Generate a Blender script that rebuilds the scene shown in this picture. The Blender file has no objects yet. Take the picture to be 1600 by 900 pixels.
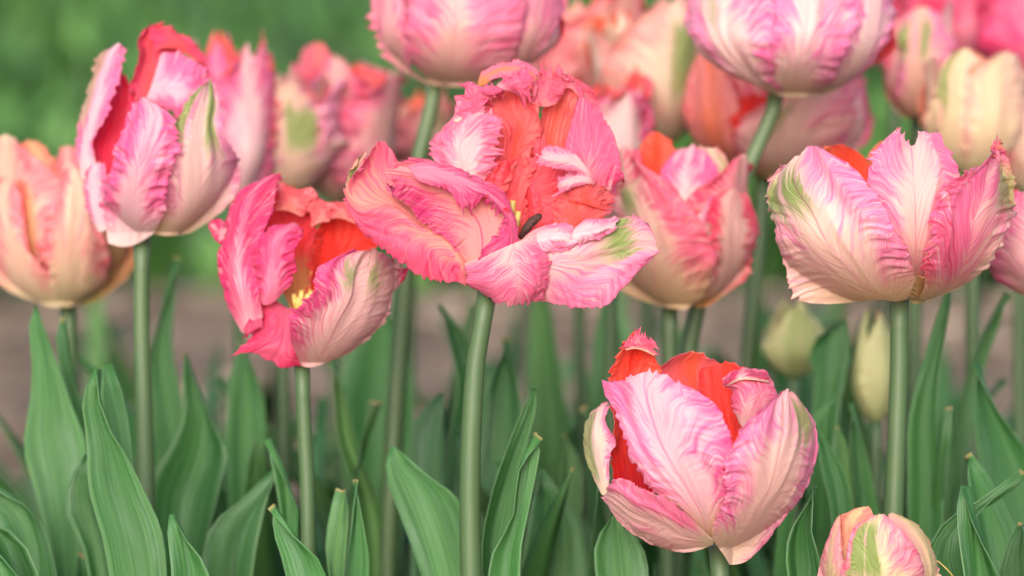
import bpy, math, random
import numpy as np
from mathutils import Vector

SC = bpy.context.scene
# ---------------------------------------------------------------- camera
PITCH = math.radians(8.0)
CAM_H = 0.62
LENS = 100.0
W = 36.0 / LENS                      # width of the frame at one metre
FOCUS = 0.928
cam_d = bpy.data.cameras.new('camera')
cam = bpy.data.objects.new('camera', cam_d)
SC.collection.objects.link(cam)
cam.location = (0, 0, CAM_H)
cam.rotation_euler = (math.pi / 2 - PITCH, 0, 0)
cam_d.lens = LENS
cam_d.sensor_width = 36.0
cam_d.clip_start = 0.02
cam_d.clip_end = 400
cam_d.dof.use_dof = True
cam_d.dof.focus_distance = FOCUS
cam_d.dof.aperture_fstop = 6.5
SC.camera = cam

# ---------------------------------------------------------------- light
SUN_EL, SUN_AZ = math.radians(30), math.radians(190)   # azimuth: clockwise from +Y
world = bpy.data.worlds.new("World")
SC.world = world
world.use_nodes = True
wn = world.node_tree
wn.nodes.clear()
sky = wn.nodes.new('ShaderNodeTexSky')
sky.sky_type = 'NISHITA'
sky.sun_disc = False
sky.sun_elevation = SUN_EL
sky.sun_rotation = SUN_AZ
sky.air_density = 0.8
sky.dust_density = 3.5
sky.ozone_density = 0.3
bg = wn.nodes.new('ShaderNodeBackground')
bg.inputs['Strength'].default_value = 0.15
wo = wn.nodes.new('ShaderNodeOutputWorld')
wn.links.new(sky.outputs[0], bg.inputs['Color'])
wn.links.new(bg.outputs[0], wo.inputs['Surface'])
sun_d = bpy.data.lights.new('sun', 'SUN')
sun_d.energy = 0.78
sun_d.angle = math.radians(50)
sun_d.color = (1.0, 0.985, 0.965)
sun = bpy.data.objects.new('sun', sun_d)
SC.collection.objects.link(sun)
sd = Vector((math.sin(SUN_AZ) * math.cos(SUN_EL), math.cos(SUN_AZ) * math.cos(SUN_EL), math.sin(SUN_EL)))
sun.rotation_euler = sd.to_track_quat('Z', 'Y').to_euler()
sun.location = (0, 0, 5)
SC.view_settings.view_transform = 'Standard'
SC.view_settings.look = 'None'
SC.view_settings.exposure = 1.12
SC.view_settings.gamma = 1.0
SC.cycles.use_denoising = True
SC.cycles.max_bounces = 12
SC.cycles.diffuse_bounces = 8
SC.cycles.transmission_bounces = 6

# ---------------------------------------------------------------- helpers
CAM = np.array([0, 0, CAM_H])
FWD = np.array([0, math.cos(PITCH), -math.sin(PITCH)])
UPV = np.array([0, math.sin(PITCH), math.cos(PITCH)])
RGT = np.array([1.0, 0, 0])
rng = np.random.RandomState(7)
random.seed(7)


def unproject(x, y, D):
    """photo pixel and distance along the view axis -> world"""
    x = np.asarray(x, float); y = np.asarray(y, float); D = np.asarray(D, float)
    k = W / 1600.0
    return (CAM + D[..., None] * (FWD + RGT * ((x - 800) * k)[..., None] + UPV * ((450 - y) * k)[..., None]))


def lin(h, f=1.0):
    c = [((h >> s) & 255) / 255.0 for s in (16, 8, 0)]
    return [f * (v / 12.92 if v < 0.04045 else ((v + 0.055) / 1.055) ** 2.4) for v in c]


def sstep(a, b, x):
    t = np.clip((x - a) / (b - a), 0, 1)
    return t * t * (3 - 2 * t)


def vnoise(x, y, seed=0):
    """smooth value noise, 0..1"""
    xi = np.floor(x).astype(np.int64); yi = np.floor(y).astype(np.int64)
    xf = x - xi; yf = y - yi
    def h(a, b):
        n = (a * 374761393 + b * 668265263 + int(seed) * 1442695041) & 0x7fffffff
        n = ((n ^ (n >> 13)) * 1274126177) & 0x7fffffff
        return ((n ^ (n >> 16)) & 0xffff) / 65535.0
    u = xf * xf * (3 - 2 * xf); v = yf * yf * (3 - 2 * yf)
    return ((h(xi, yi) * (1 - u) + h(xi + 1, yi) * u) * (1 - v)
            + (h(xi, yi + 1) * (1 - u) + h(xi + 1, yi + 1) * u) * v)


def hermite(K, P, q):
    """cubic through P[i] at knots K, non-uniform Catmull-Rom tangents; P (n, ...)"""
    P = np.asarray(P, float); K = np.asarray(K, float)
    n = len(K)
    M = np.zeros_like(P)
    if n == 2:
        M[:] = (P[1] - P[0]) / (K[1] - K[0])
    else:
        dk = np.diff(K)
        sh = (-1,) + (1,) * (P.ndim - 1)
        s = np.diff(P, axis=0) / dk.reshape(sh)
        M[1:-1] = (s[:-1] * dk[1:].reshape(sh) + s[1:] * dk[:-1].reshape(sh)) / (dk[1:] + dk[:-1]).reshape(sh)
        M[0] = 1.5 * s[0] - 0.5 * M[1]
        M[-1] = 1.5 * s[-1] - 0.5 * M[-2]
    i = np.clip(np.searchsorted(K, q, side='right') - 1, 0, n - 2)
    h = K[i + 1] - K[i]
    t = (q - K[i]) / h
    sh = (-1,) + (1,) * (P.ndim - 1)
    t = t.reshape(sh); h = h.reshape(sh)
    return ((2 * t**3 - 3 * t**2 + 1) * P[i] + (t**3 - 2 * t**2 + t) * h * M[i]
            + (-2 * t**3 + 3 * t**2) * P[i + 1] + (t**3 - t**2) * h * M[i + 1])


def patch_grid(rows, nu, nv):
    """rows base -> tip, each a list of points left -> right; returns (nu, nv, 3)"""
    m = max(len(r) for r in rows)
    vq = np.linspace(0, 1, nv)
    R = []
    for r in rows:
        r = np.asarray(r, float)
        R.append(hermite(np.linspace(0, 1, len(r)), r, vq))
    R = np.asarray(R)
    c = R[:, :, :2].mean(axis=1)
    d = np.linalg.norm(np.diff(c, axis=0), axis=1) + 1e-3
    K = np.concatenate([[0], np.cumsum(np.maximum(d, d.max() * 0.12))])
    K /= K[-1]
    return hermite(K, R, np.linspace(0, 1, nu))


def shell(parts, name, mats, parent):
    """parts: list of (outer points, inner points, uv) grids -> one mesh of closed thin shells.
    material slot 0 on the first skin, slot 1 on the second"""
    V, F, UV, MI = [], [], [], []
    base = 0
    for A, B, uv in parts:
        nu, nv = A.shape[:2]
        idx = np.arange(nu * nv).reshape(nu, nv)
        q = np.stack([idx[:-1, :-1], idx[:-1, 1:], idx[1:, 1:], idx[1:, :-1]], -1).reshape(-1, 4)
        ia = q + base
        ib = q[:, ::-1] + base + nu * nv
        ring = np.concatenate([idx[0, :-1], idx[:-1, -1], idx[-1, :0:-1], idx[:0:-1, 0]])
        nxt = np.roll(ring, -1)
        rim = np.stack([nxt, ring, ring + nu * nv, nxt + nu * nv], -1) + base
        V += [A.reshape(-1, 3), B.reshape(-1, 3)]
        F += [ia, ib, rim]
        MI += [np.zeros(len(ia), int), np.ones(len(ib), int), np.zeros(len(rim), int)]
        UV += [uv.reshape(-1, 2), uv.reshape(-1, 2)]
        base += 2 * nu * nv
    V = np.concatenate(V); F = np.concatenate(F); UV = np.concatenate(UV); MI = np.concatenate(MI)
    me = bpy.data.meshes.new(name)
    me.vertices.add(len(V)); me.vertices.foreach_set('co', V.astype(np.float32).ravel())
    me.loops.add(F.size); me.loops.foreach_set('vertex_index', F.astype(np.int32).ravel())
    me.polygons.add(len(F))
    me.polygons.foreach_set('loop_start', np.arange(0, F.size, 4, dtype=np.int32))
    me.polygons.foreach_set('material_index', MI.astype(np.int32))
    me.polygons.foreach_set('use_smooth', np.ones(len(F), bool))
    ul = me.uv_layers.new(name='UVMap')
    ul.data.foreach_set('uv', UV[F.ravel()].astype(np.float32).ravel())
    me.update(calc_edges=True)
    for m in mats:
        me.materials.append(m)
    o = bpy.data.objects.new(name, me)
    SC.collection.objects.link(o)
    if parent is not None:
        o.parent = parent
        o.matrix_parent_inverse.identity()
        loc = np.array(parent.location)
        if np.abs(loc).max() > 0:
            me.vertices.foreach_set('co', (V - loc).astype(np.float32).ravel())
    return o


def normals(P):
    du = np.gradient(P, axis=0); dv = np.gradient(P, axis=1)
    n = np.cross(dv, du)
    return n / (np.linalg.norm(n, axis=-1, keepdims=True) + 1e-9)


def cup_z(x, y, cup):
    cx, Rm, yt, yb = cup
    t = np.clip((yb - y) / (yb - yt), 0.03, 1.15)
    g = np.where(t < 0.5, np.sin(np.minimum(t, 0.5) * math.pi) ** 0.55, 1 - 0.22 * ((t - 0.5) / 0.5) ** 2)
    R = Rm * g
    d = np.clip(np.abs(x - cx) / R, 0, 0.985)
    return R * np.sqrt(1 - d * d)


def finish_grid(P, fl, seed, cam_side='out', crimp=2.0, crimp_len=11.0, slope=0.45, ruffle=3.0, ruffle_len=38.0,
                teeth=2.0, teeth_len=9.0, tip=None, thick=1.2, rand=1.0, edges=(1, 1), rib=0.0):
    """P: grid in flower pixel space (x right, y up, z to the viewer); adds relief, gives thickness, returns world shells"""
    nu, nv = P.shape[:2]
    v = np.linspace(-1, 1, nv)[None, :] + np.zeros((nu, 1))
    a = np.abs(v)
    u = np.linspace(0, 1, nu)[:, None] + np.zeros((1, nv))
    seg = np.linalg.norm(np.diff(P[:, nv // 2], axis=0), axis=1)
    L = seg.sum()
    s = np.concatenate([[0], np.cumsum(seg)])[:, None]
    Wd = np.linalg.norm(np.diff(P, axis=1), axis=2).sum(1).mean()
    if tip is None:
        tip = teeth
    fade = sstep(0.04, 0.3, u)
    # ragged margins
    tooth = np.abs(vnoise(s / teeth_len + 0 * v, 0 * v + seed, seed) - 0.5) * 2
    tooth = (1 - tooth) ** 2 * 1.3 + 0.9 * (vnoise(s / (teeth_len * 2.7) + 0 * v, v * 0 + 3, seed + 5) - 0.5)
    dv = np.gradient(P, axis=1); dv /= (np.linalg.norm(dv, axis=-1, keepdims=True) + 1e-6)
    ew = np.where(v < 0, edges[0], edges[1])
    wgt = sstep(0.72, 1.0, a) * np.sign(v) * ew * fade
    sgn = vnoise(s / teeth_len + 7 * np.sign(v), v * 0, seed + 2)
    tooth = np.where(v < 0, tooth, (1 - np.abs(vnoise(s / teeth_len + 31, 0 * v, seed + 9) - 0.5) * 2) ** 2 * 1.3
                     + 0.9 * (vnoise(s / (teeth_len * 2.7) + 50, v * 0, seed + 6) - 0.5))
    deep = 0.5 + 1.9 * vnoise(s / 55.0 + np.sign(v) * 5, 0 * v, seed + 31) ** 2
    P = P + dv * (wgt * 1.35 * teeth * deep * (tooth - 0.35))[..., None]
    du = np.gradient(P, axis=0); du /= (np.linalg.norm(du, axis=-1, keepdims=True) + 1e-6)
    x = v * Wd / 2
    tt = (1 - np.abs(vnoise(x / teeth_len, x * 0 + 1, seed + 3) - 0.5) * 2) ** 2 * 1.4 + 0.8 * (vnoise(x / (2.5 * teeth_len), x * 0, seed + 8) - 0.5)
    P = P + du * (sstep(0.86, 1.0, u) * 1.4 * tip * (tt - 0.35))[..., None]
    # relief
    n = normals(P)
    ss = s - (slope * 1.5) * (a - 0.25 * a * a) * Wd / 2 + 14 * (vnoise(u * 4, v * 2 + 9, seed + 21) - 0.5)
    side = np.where(v < 0, 0.0, 40.0)
    r1 = vnoise(ss / crimp_len + side, a * 1.6 + side, seed + 11)
    r1 = 1 - np.abs(r1 - 0.5) * 2
    r2 = vnoise(ss / (crimp_len * 0.45) + side, a * 2.5 + side, seed + 12) - 0.5
    h = (0.35 + 1.5 * vnoise(u * 3.0 + 3, v * 1.6, seed + 41)) * 1.5 * crimp * (r1 - 0.5 + 0.5 * r2) * sstep(0.22, 0.92, a) * fade
    rf = vnoise(s / ruffle_len + side, a * 0.8 + side, seed + 13) - 0.5
    h = h + ruffle * 2 * rf * sstep(0.35, 1.0, a) * fade
    tw = vnoise(x / (ruffle_len * 0.7), u * 2, seed + 14) - 0.5
    h = h + ruffle * 1.6 * tw * sstep(0.75, 1.0, u)
    lo = vnoise(u * 3.1, v * 1.7, seed + 15) - 0.5
    h = h + rand * 3.0 * lo * fade
    fl_ = vnoise(v * 3.2 + 11 + 0.8 * u, u * 1.5, seed + 51) - 0.5
    fl2 = 1 - np.abs(vnoise(v * 4.5 + 3 - 1.2 * u * np.sign(v), u * 1.2, seed + 52) - 0.5) * 2
    h = h + np.minimum(1.0, Wd / 150.0) * (7.0 * fl_ + 4.5 * (fl2 - 0.6)) * sstep(0.05, 0.5, u)
    h = h - rib * np.exp(-(v / 0.07) ** 2) * fade
    P = P + n * h[..., None]
    n = normals(P)
    th = thick * (0.35 + 0.65 * (1 - sstep(0.6, 1, a))) * (1 - 0.6 * sstep(0.85, 1, u))
    A = P + n * (th / 2)[..., None]
    B = P - n * (th / 2)[..., None]
    # which skin faces the camera over most of the petal
    front = (n[..., 2].mean() > 0)
    first_is_out = True if cam_side == 'A' else (front if cam_side == 'out' else not front)
    S0 = fl['D'] * W / 1600
    def world_pts(Q):
        return unproject(Q[..., 0], -Q[..., 1], fl['D'] - Q[..., 2] * S0)
    A, B = world_pts(A), world_pts(B)
    uv = np.stack([(v + 1) / 2, u], -1)
    if first_is_out:
        return A, B, uv
    # reverse the columns so that the first skin is always the outer one
    return B[:, ::-1], A[:, ::-1], uv[:, ::-1]


# ---------------------------------------------------------------- materials
class NT:
    def __init__(self, name):
        self.m = bpy.data.materials.new(name); self.m.use_nodes = True
        self.t = self.m.node_tree; self.t.nodes.clear()
    def n(self, typ, **kw):
        nd = self.t.nodes.new(typ)
        for k, v in kw.items():
            setattr(nd, k, v)
        return nd
    def l(self, a, b):
        self.t.links.new(a, b)
    def setin(self, sock, v):
        if hasattr(v, 'is_output'):
            self.l(v, sock)
        else:
            sock.default_value = v
    def math(self, op, a, b=0.0, c=0.0, clamp=False):
        nd = self.n('ShaderNodeMath', operation=op, use_clamp=clamp)
        for i, v in enumerate((a, b, c)):
            self.setin(nd.inputs[i], v)
        return nd.outputs[0]
    def ss(self, x, lo, hi, a=0.0, b=1.0):
        nd = self.n('ShaderNodeMapRange', interpolation_type='SMOOTHSTEP')
        self.setin(nd.inputs[0], x); self.setin(nd.inputs[1], lo); self.setin(nd.inputs[2], hi)
        nd.inputs[3].default_value = a; nd.inputs[4].default_value = b
        return nd.outputs[0]
    def comb(self, x, y, z):
        nd = self.n('ShaderNodeCombineXYZ')
        for i, v in enumerate((x, y, z)):
            self.setin(nd.inputs[i], v)
        return nd.outputs[0]
    def noise(self, vec, scale=1.0, detail=2.0, rough=0.55):
        nd = self.n('ShaderNodeTexNoise')
        nd.inputs['Scale'].default_value = scale; nd.inputs['Detail'].default_value = detail
        nd.inputs['Roughness'].default_value = rough
        if vec is not None:
            self.l(vec, nd.inputs['Vector'])
        return nd.outputs[0]
    def mix(self, f, a, b):
        nd = self.n('ShaderNodeMix', data_type='RGBA')
        self.setin(nd.inputs['Factor'], f)
        for s, v in ((nd.inputs[6], a), (nd.inputs[7], b)):
            if hasattr(v, 'is_output'):
                self.l(v, s)
            else:
                s.default_value = (*v[:3], 1)
        return nd.outputs[2]
    def attr(self, name, out='Fac'):
        nd = self.n('ShaderNodeAttribute', attribute_type='OBJECT', attribute_name=name)
        return nd.outputs[out]


def petal_material(name, inner):
    T = NT(name)
    uv = T.n('ShaderNodeUVMap'); uv.uv_map = 'UVMap'
    sp = T.n('ShaderNodeSeparateXYZ'); T.l(uv.outputs[0], sp.inputs[0])
    x, t = sp.outputs[0], sp.outputs[1]
    sv = T.math('MULTIPLY_ADD', x, 2.0, -1.0)
    a = T.math('ABSOLUTE', sv)
    seed = T.attr('seed')
    side = T.math('MULTIPLY', T.math('SIGN', sv), 3.7)
    n3 = T.noise(T.comb(T.math('MULTIPLY', sv, 1.3), T.math('MULTIPLY', t, 2.2), seed), 1, 2.0, 0.5)
    s = T.math('SUBTRACT', T.math('MULTIPLY', t, 1.6), T.math('SUBTRACT', T.math('MULTIPLY', a, 1.15), T.math('MULTIPLY', T.math('MULTIPLY', a, a), 0.45)))
    s = T.math('ADD', s, T.math('MULTIPLY_ADD', n3, 0.8, -0.4))
    sd1 = T.math('ADD', seed, side)
    n1 = T.noise(T.comb(T.math('MULTIPLY', s, 15.0), T.math('MULTIPLY', a, 1.3), sd1), 1, 2.5, 0.6)
    n2 = T.noise(T.comb(T.math('MULTIPLY', s, 46.0), T.math('MULTIPLY', a, 1.8), sd1), 1, 2.0, 0.5)
    n4 = T.noise(T.comb(T.math('MULTIPLY', sv, 17.0), T.math('MULTIPLY', t, 2.0), seed), 1, 2.0, 0.5)
    pre = 'i_' if inner else 'o_'
    cmid, cedge, cdark = T.attr(pre + 'mid', 'Color'), T.attr(pre + 'edge', 'Color'), T.attr(pre + 'dark', 'Color')
    pink = T.attr(pre + 'pink')
    e = T.math('ADD', T.math('MULTIPLY', a, 0.75), T.math('MULTIPLY', t, 0.30))
    e = T.math('ADD', e, T.math('MULTIPLY_ADD', n1, 1.15, -0.575))
    e = T.math('ADD', e, T.math('MULTIPLY', sv, T.attr('sidep')))
    e = T.math('ADD', e, T.math('MULTIPLY_ADD', n3, 1.1, -0.55))
    e = T.math('ADD', e, T.math('MULTIPLY_ADD', n2, 0.6, -0.3))
    e = T.math('ADD', e, pink)
    ef = T.ss(e, 0.20, 0.78)
    ef = T.math('MULTIPLY', ef, T.ss(t, -0.08, 0.22))
    col = T.mix(ef, cmid, cedge)
    dk = T.math('MULTIPLY', T.ss(T.math('ADD', T.math('MULTIPLY', n1, 0.55), T.math('MULTIPLY', n2, 0.45)), 0.46, 0.62),
                T.ss(T.math('ADD', e, T.math('MULTIPLY', a, 0.2)), 0.5, 1.25))
    col = T.mix(T.math('MULTIPLY', dk, T.math('MULTIPLY', ef, 0.85)), col, cdark)
    # pale veining between the streaks
    pale = T.math('MULTIPLY', T.ss(n2, 0.54, 0.70), T.math('MULTIPLY', T.ss(a, 0.1, 0.6), 0.55))
    col = T.mix(T.math('MULTIPLY', pale, 1.0 if not inner else 0.55), col, T.attr(pre + 'pale', 'Color'))
    # base of the petal
    bf = T.ss(T.math('ADD', t, T.math('MULTIPLY_ADD', n4, 0.24, -0.12)), T.attr(pre + 'b0'), T.attr(pre + 'b1'), 1.0, 0.0)
    col = T.mix(bf, col, T.attr(pre + 'base', 'Color'))
    if not inner:
        def flame(gv, gw):
            d = T.math('ABSOLUTE', T.math('SUBTRACT', sv, gv))
            d = T.math('ADD', d, T.math('MULTIPLY_ADD', n4, 0.3, -0.15))
            d = T.math('ADD', d, T.math('MULTIPLY_ADD', n1, 0.3, -0.15))
            return T.ss(d, T.math('MULTIPLY', gw, 0.6), gw, 1.0, 0.0)
        g = T.math('MAXIMUM', flame(T.attr('gv'), T.attr('gw')), flame(T.attr('hv'), T.attr('hw')))
        tj = T.math('ADD', t, T.math('MULTIPLY_ADD', n4, 0.3, -0.15))
        g = T.math('MULTIPLY', g, T.ss(tj, T.attr('g0'), T.math('ADD', T.attr('g0'), 0.2)))
        g = T.math('MULTIPLY', g, T.ss(tj, T.math('SUBTRACT', T.attr('g1'), 0.14), T.attr('g1'), 1.0, 0.0))
        g = T.math('MULTIPLY', g, T.attr('green'))
        gc = T.mix(T.ss(n2, 0.3, 0.7), lin(0x7F9150), lin(0x9FB56E))
        col = T.mix(g, col, gc)
    # midrib line
    rib = T.math('MULTIPLY', T.ss(a, 0.0, 0.05, 1.0, 0.0), T.math('MULTIPLY', T.attr('ribc'), T.ss(n4, 0.25, 0.6)))
    col = T.mix(rib, col, cedge)
    pr = T.n('ShaderNodeBsdfPrincipled')
    T.l(col, pr.inputs['Base Color'])
    pr.inputs['Roughness'].default_value = 0.42
    pr.inputs['Specular IOR Level'].default_value = 0.28
    pr.inputs['Sheen Weight'].default_value = 0.12
    pr.inputs['Sheen Roughness'].default_value = 0.4
    tr = T.n('ShaderNodeBsdfTranslucent')
    T.l(col, tr.inputs['Color'])
    bump = T.n('ShaderNodeBump')
    bump.inputs['Strength'].default_value = 0.6
    bump.inputs['Distance'].default_value = 0.0012
    T.l(T.math('ADD', T.math('MULTIPLY', n1, 0.6), T.math('MULTIPLY', T.math('ADD', n2, T.math('MULTIPLY', n4, 0.5)), 0.3)), bump.inputs['Height'])
    T.l(bump.outputs[0], pr.inputs['Normal']); T.l(bump.outputs[0], tr.inputs['Normal'])
    mx = T.n('ShaderNodeMixShader'); mx.inputs[0].default_value = 0.44
    T.l(pr.outputs[0], mx.inputs[1]); T.l(tr.outputs[0], mx.inputs[2])
    out = T.n('ShaderNodeOutputMaterial'); T.l(mx.outputs[0], out.inputs[0])
    return T.m


def leaf_material(name, c0, c1, edge):
    T = NT(name)
    uv = T.n('ShaderNodeUVMap'); uv.uv_map = 'UVMap'
    sp = T.n('ShaderNodeSeparateXYZ'); T.l(uv.outputs[0], sp.inputs[0])
    x, t = sp.outputs[0], sp.outputs[1]
    a = T.math('ABSOLUTE', T.math('MULTIPLY_ADD', x, 2.0, -1.0))
    seed = T.attr('seed')
    n1 = T.noise(T.comb(T.math('MULTIPLY', x, 38.0), T.math('MULTIPLY', t, 1.5), seed), 1, 2, 0.5)
    n2 = T.noise(T.comb(T.math('MULTIPLY', x, 2.5), T.math('MULTIPLY', t, 5.0), seed), 1, 3, 0.55)
    col = T.mix(T.ss(T.math('ADD', T.math('MULTIPLY', n1, 0.45), T.math('MULTIPLY', n2, 0.55)), 0.3, 0.7), c0, c1)
    tone = T.n('ShaderNodeHueSaturation')
    T.l(col, tone.inputs['Color'])
    T.l(T.attr('tone'), tone.inputs['Value'])
    T.l(T.attr('hue'), tone.inputs['Hue'])
    col = tone.outputs[0]
    wax = T.noise(T.comb(T.math('MULTIPLY', x, 5.0), T.math('MULTIPLY', t, 9.0), T.math('ADD', seed, 4.0)), 1, 5, 0.65)
    col = T.mix(T.ss(wax, 0.48, 0.72, 0.0, 0.32), col, (0.16, 0.27, 0.19))
    spk = T.noise(T.comb(T.math('MULTIPLY', x, 30.0), T.math('MULTIPLY', t, 110.0), seed), 1, 1, 0.5)
    col = T.mix(T.ss(spk, 0.76, 0.80, 0.0, 0.5), col, (0.20, 0.17, 0.10))
    col = T.mix(T.math('MULTIPLY', T.ss(a, 0.93, 1.0), 0.35), col, edge)
    col = T.mix(T.math('MULTIPLY', T.ss(t, 0.997, 1.0), T.math('MULTIPLY', T.ss(T.noise(T.comb(seed, seed, seed), 1, 0, 0.5), 0.52, 0.6), 0.5)), col, lin(0xC9A46E))
    pr = T.n('ShaderNodeBsdfPrincipled')
    T.l(col, pr.inputs['Base Color'])
    pr.inputs['Roughness'].default_value = 0.40
    pr.inputs['Specular IOR Level'].default_value = 0.4
    tr = T.n('ShaderNodeBsdfTranslucent')
    T.l(T.mix(0.5, col, lin(0x86B440)), tr.inputs['Color'])
    bump = T.n('ShaderNodeBump'); bump.inputs['Strength'].default_value = 0.5; bump.inputs['Distance'].default_value = 0.001
    T.l(n1, bump.inputs['Height']); T.l(bump.outputs[0], pr.inputs['Normal'])
    mx = T.n('ShaderNodeMixShader'); mx.inputs[0].default_value = 0.16
    T.l(pr.outputs[0], mx.inputs[1]); T.l(tr.outputs[0], mx.inputs[2])
    out = T.n('ShaderNodeOutputMaterial'); T.l(mx.outputs[0], out.inputs[0])
    return T.m


def plain_material(name, c0, c1, scale, rough=0.6, stretch=(1, 1, 1), bumpd=0.0, trans=0.0):
    T = NT(name)
    tc = T.n('ShaderNodeTexCoord')
    mp = T.n('ShaderNodeMapping'); mp.inputs['Scale'].default_value = stretch
    T.l(tc.outputs['Object'], mp.inputs[0])
    n1 = T.noise(mp.outputs[0], scale, 5, 0.6)
    col = T.mix(T.ss(n1, 0.36, 0.64), c0, c1)
    pr = T.n('ShaderNodeBsdfPrincipled'); T.l(col, pr.inputs['Base Color'])
    pr.inputs['Roughness'].default_value = rough
    if bumpd:
        b = T.n('ShaderNodeBump'); b.inputs['Distance'].default_value = bumpd; b.inputs['Strength'].default_value = 0.6
        T.l(n1, b.inputs['Height']); T.l(b.outputs[0], pr.inputs['Normal'])
    out = T.n('ShaderNodeOutputMaterial'); T.l(pr.outputs[0], out.inputs[0])
    return T.m


M_OUT = petal_material('petal_outside', False)
M_IN = petal_material('petal_inside', True)
M_LEAF = leaf_material('tulip_leaf', (0.016, 0.090, 0.020), (0.060, 0.190, 0.050), (0.17, 0.30, 0.16))
M_STEM = plain_material('tulip_stem', (0.050, 0.098, 0.036), (0.10, 0.155, 0.07), 30, 0.5, (1, 1, 0.12), 0.0006)
M_MULCH = plain_material('mulch', (0.070, 0.046, 0.027), (0.225, 0.155, 0.102), 14, 0.95, (1, 1, 1), 0.01)
M_CHIP = plain_material('wood_chip', (0.06, 0.04, 0.028), (0.50, 0.38, 0.27), 7, 0.9)
M_LAWN = plain_material('lawn_soil', (0.02, 0.05, 0.015), (0.05, 0.11, 0.03), 5, 0.9)
M_FAR = plain_material('far_leaf', (0.006, 0.030, 0.004), (0.085, 0.230, 0.040), 2.4, 0.6)
M_ANTHER = plain_material('anther', (0.02, 0.006, 0.006), (0.07, 0.022, 0.016), 900, 0.75, (1, 1, 1), 0.0005)
M_PISTIL = plain_material('pistil', (0.42, 0.30, 0.06), (0.60, 0.46, 0.14), 300, 0.5)

# palettes: outside mid / edge / dark streak / pale vein / base, then the inside
PAL = {
 'pink':   dict(o=(0xFBE4E4, 0xF574B0, 0xE62C76, 0xFDF2F3, 0xF8E6D0), i=(0xFF5A4C, 0xFF7478, 0xF0345A, 0xFFA8A8, 0xF8C860)),
 'blush':  dict(o=(0xFAE2D8, 0xF67EB2, 0xE8387C, 0xFDF1EC, 0xF7E0BC), i=(0xFF6050, 0xFF8C88, 0xF24660, 0xFFB4B0, 0xF8C860)),
 'peach':  dict(o=(0xFADFC6, 0xF998A6, 0xF0485E, 0xFBEAD8, 0xF3E4BC), i=(0xFF7450, 0xFF9484, 0xF04E48, 0xFFC4A8, 0xF8C860)),
 'cream':  dict(o=(0xF7EAD0, 0xF8BCB4, 0xF27C8C, 0xFBF3DE, 0xE8E2AC), i=(0xFF9468, 0xFFB498, 0xF07460, 0xFFD4B8, 0xF8D870)),
 'hot':    dict(o=(0xFAC4D0, 0xEA3A7C, 0xD01254, 0xFBE2E9, 0xF9E0D0), i=(0xF63040, 0xF84868, 0xD81C44, 0xFF8A94, 0xF8B850)),
 'coral':  dict(o=(0xFBCFC6, 0xF76E94, 0xEA2E62, 0xFDE4E2, 0xF9DCC2), i=(0xFA5044, 0xFB7476, 0xEA2A4A, 0xFFB0A8, 0xF8C850)),
 'salmon': dict(o=(0xFBD6D2, 0xF07CAC, 0xE03478, 0xFDEAEC, 0xF9E0C8), i=(0xFAA294, 0xF2648C, 0xDE2E6A, 0xFCC8C4, 0xFBCCA0)),
 'bud':    dict(o=(0xE4EBAE, 0xF2B6AC, 0xEA6A7E, 0xF7F2D2, 0xCCDA98), i=(0xF8C4A8, 0xF6AC98, 0xE87C78, 0xFBDCC6, 0xF0E2AC)),
}


def set_palette(o, pal, seed, pink=0.0, ipink=0.0, green=0.0, gv=0.25, gw=0.25, hv=-0.25, hw=0.0, g0=0.35, g1=0.95, ribc=0.35,
                sidep=0.0, ob=(0.0, 0.22), ib=(0.02, 0.24), over=None):
    p = dict(PAL[pal]); 
    if over: p.update(over)
    for k, pre in (('o', 'o_'), ('i', 'i_')):
        for c, nm in zip(p[k], ('mid', 'edge', 'dark', 'pale', 'base')):
            o[pre + nm] = lin(c, 0.86)
    o['o_pink'] = float(pink); o['i_pink'] = float(ipink)
    o['o_b0'], o['o_b1'] = [float(q) for q in ob]; o['i_b0'], o['i_b1'] = [float(q) for q in ib]
    o['green'] = float(green); o['gv'] = float(gv); o['gw'] = float(gw); o['hv'] = float(hv); o['hw'] = float(hw)
    o['g0'] = float(g0); o['g1'] = float(g1); o['ribc'] = float(ribc)
    o['seed'] = float(seed) * 3.17; o['sidep'] = float(sidep)


# ---------------------------------------------------------------- tulips
FL = {}
SEED = [10]


def empty(name, loc, label, cat, group=None):
    e = bpy.data.objects.new(name, None)
    e.empty_display_size = 0.02
    SC.collection.objects.link(e)
    e.location = loc
    e['label'] = label; e['category'] = cat
    if group: e['group'] = group
    return e


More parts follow.
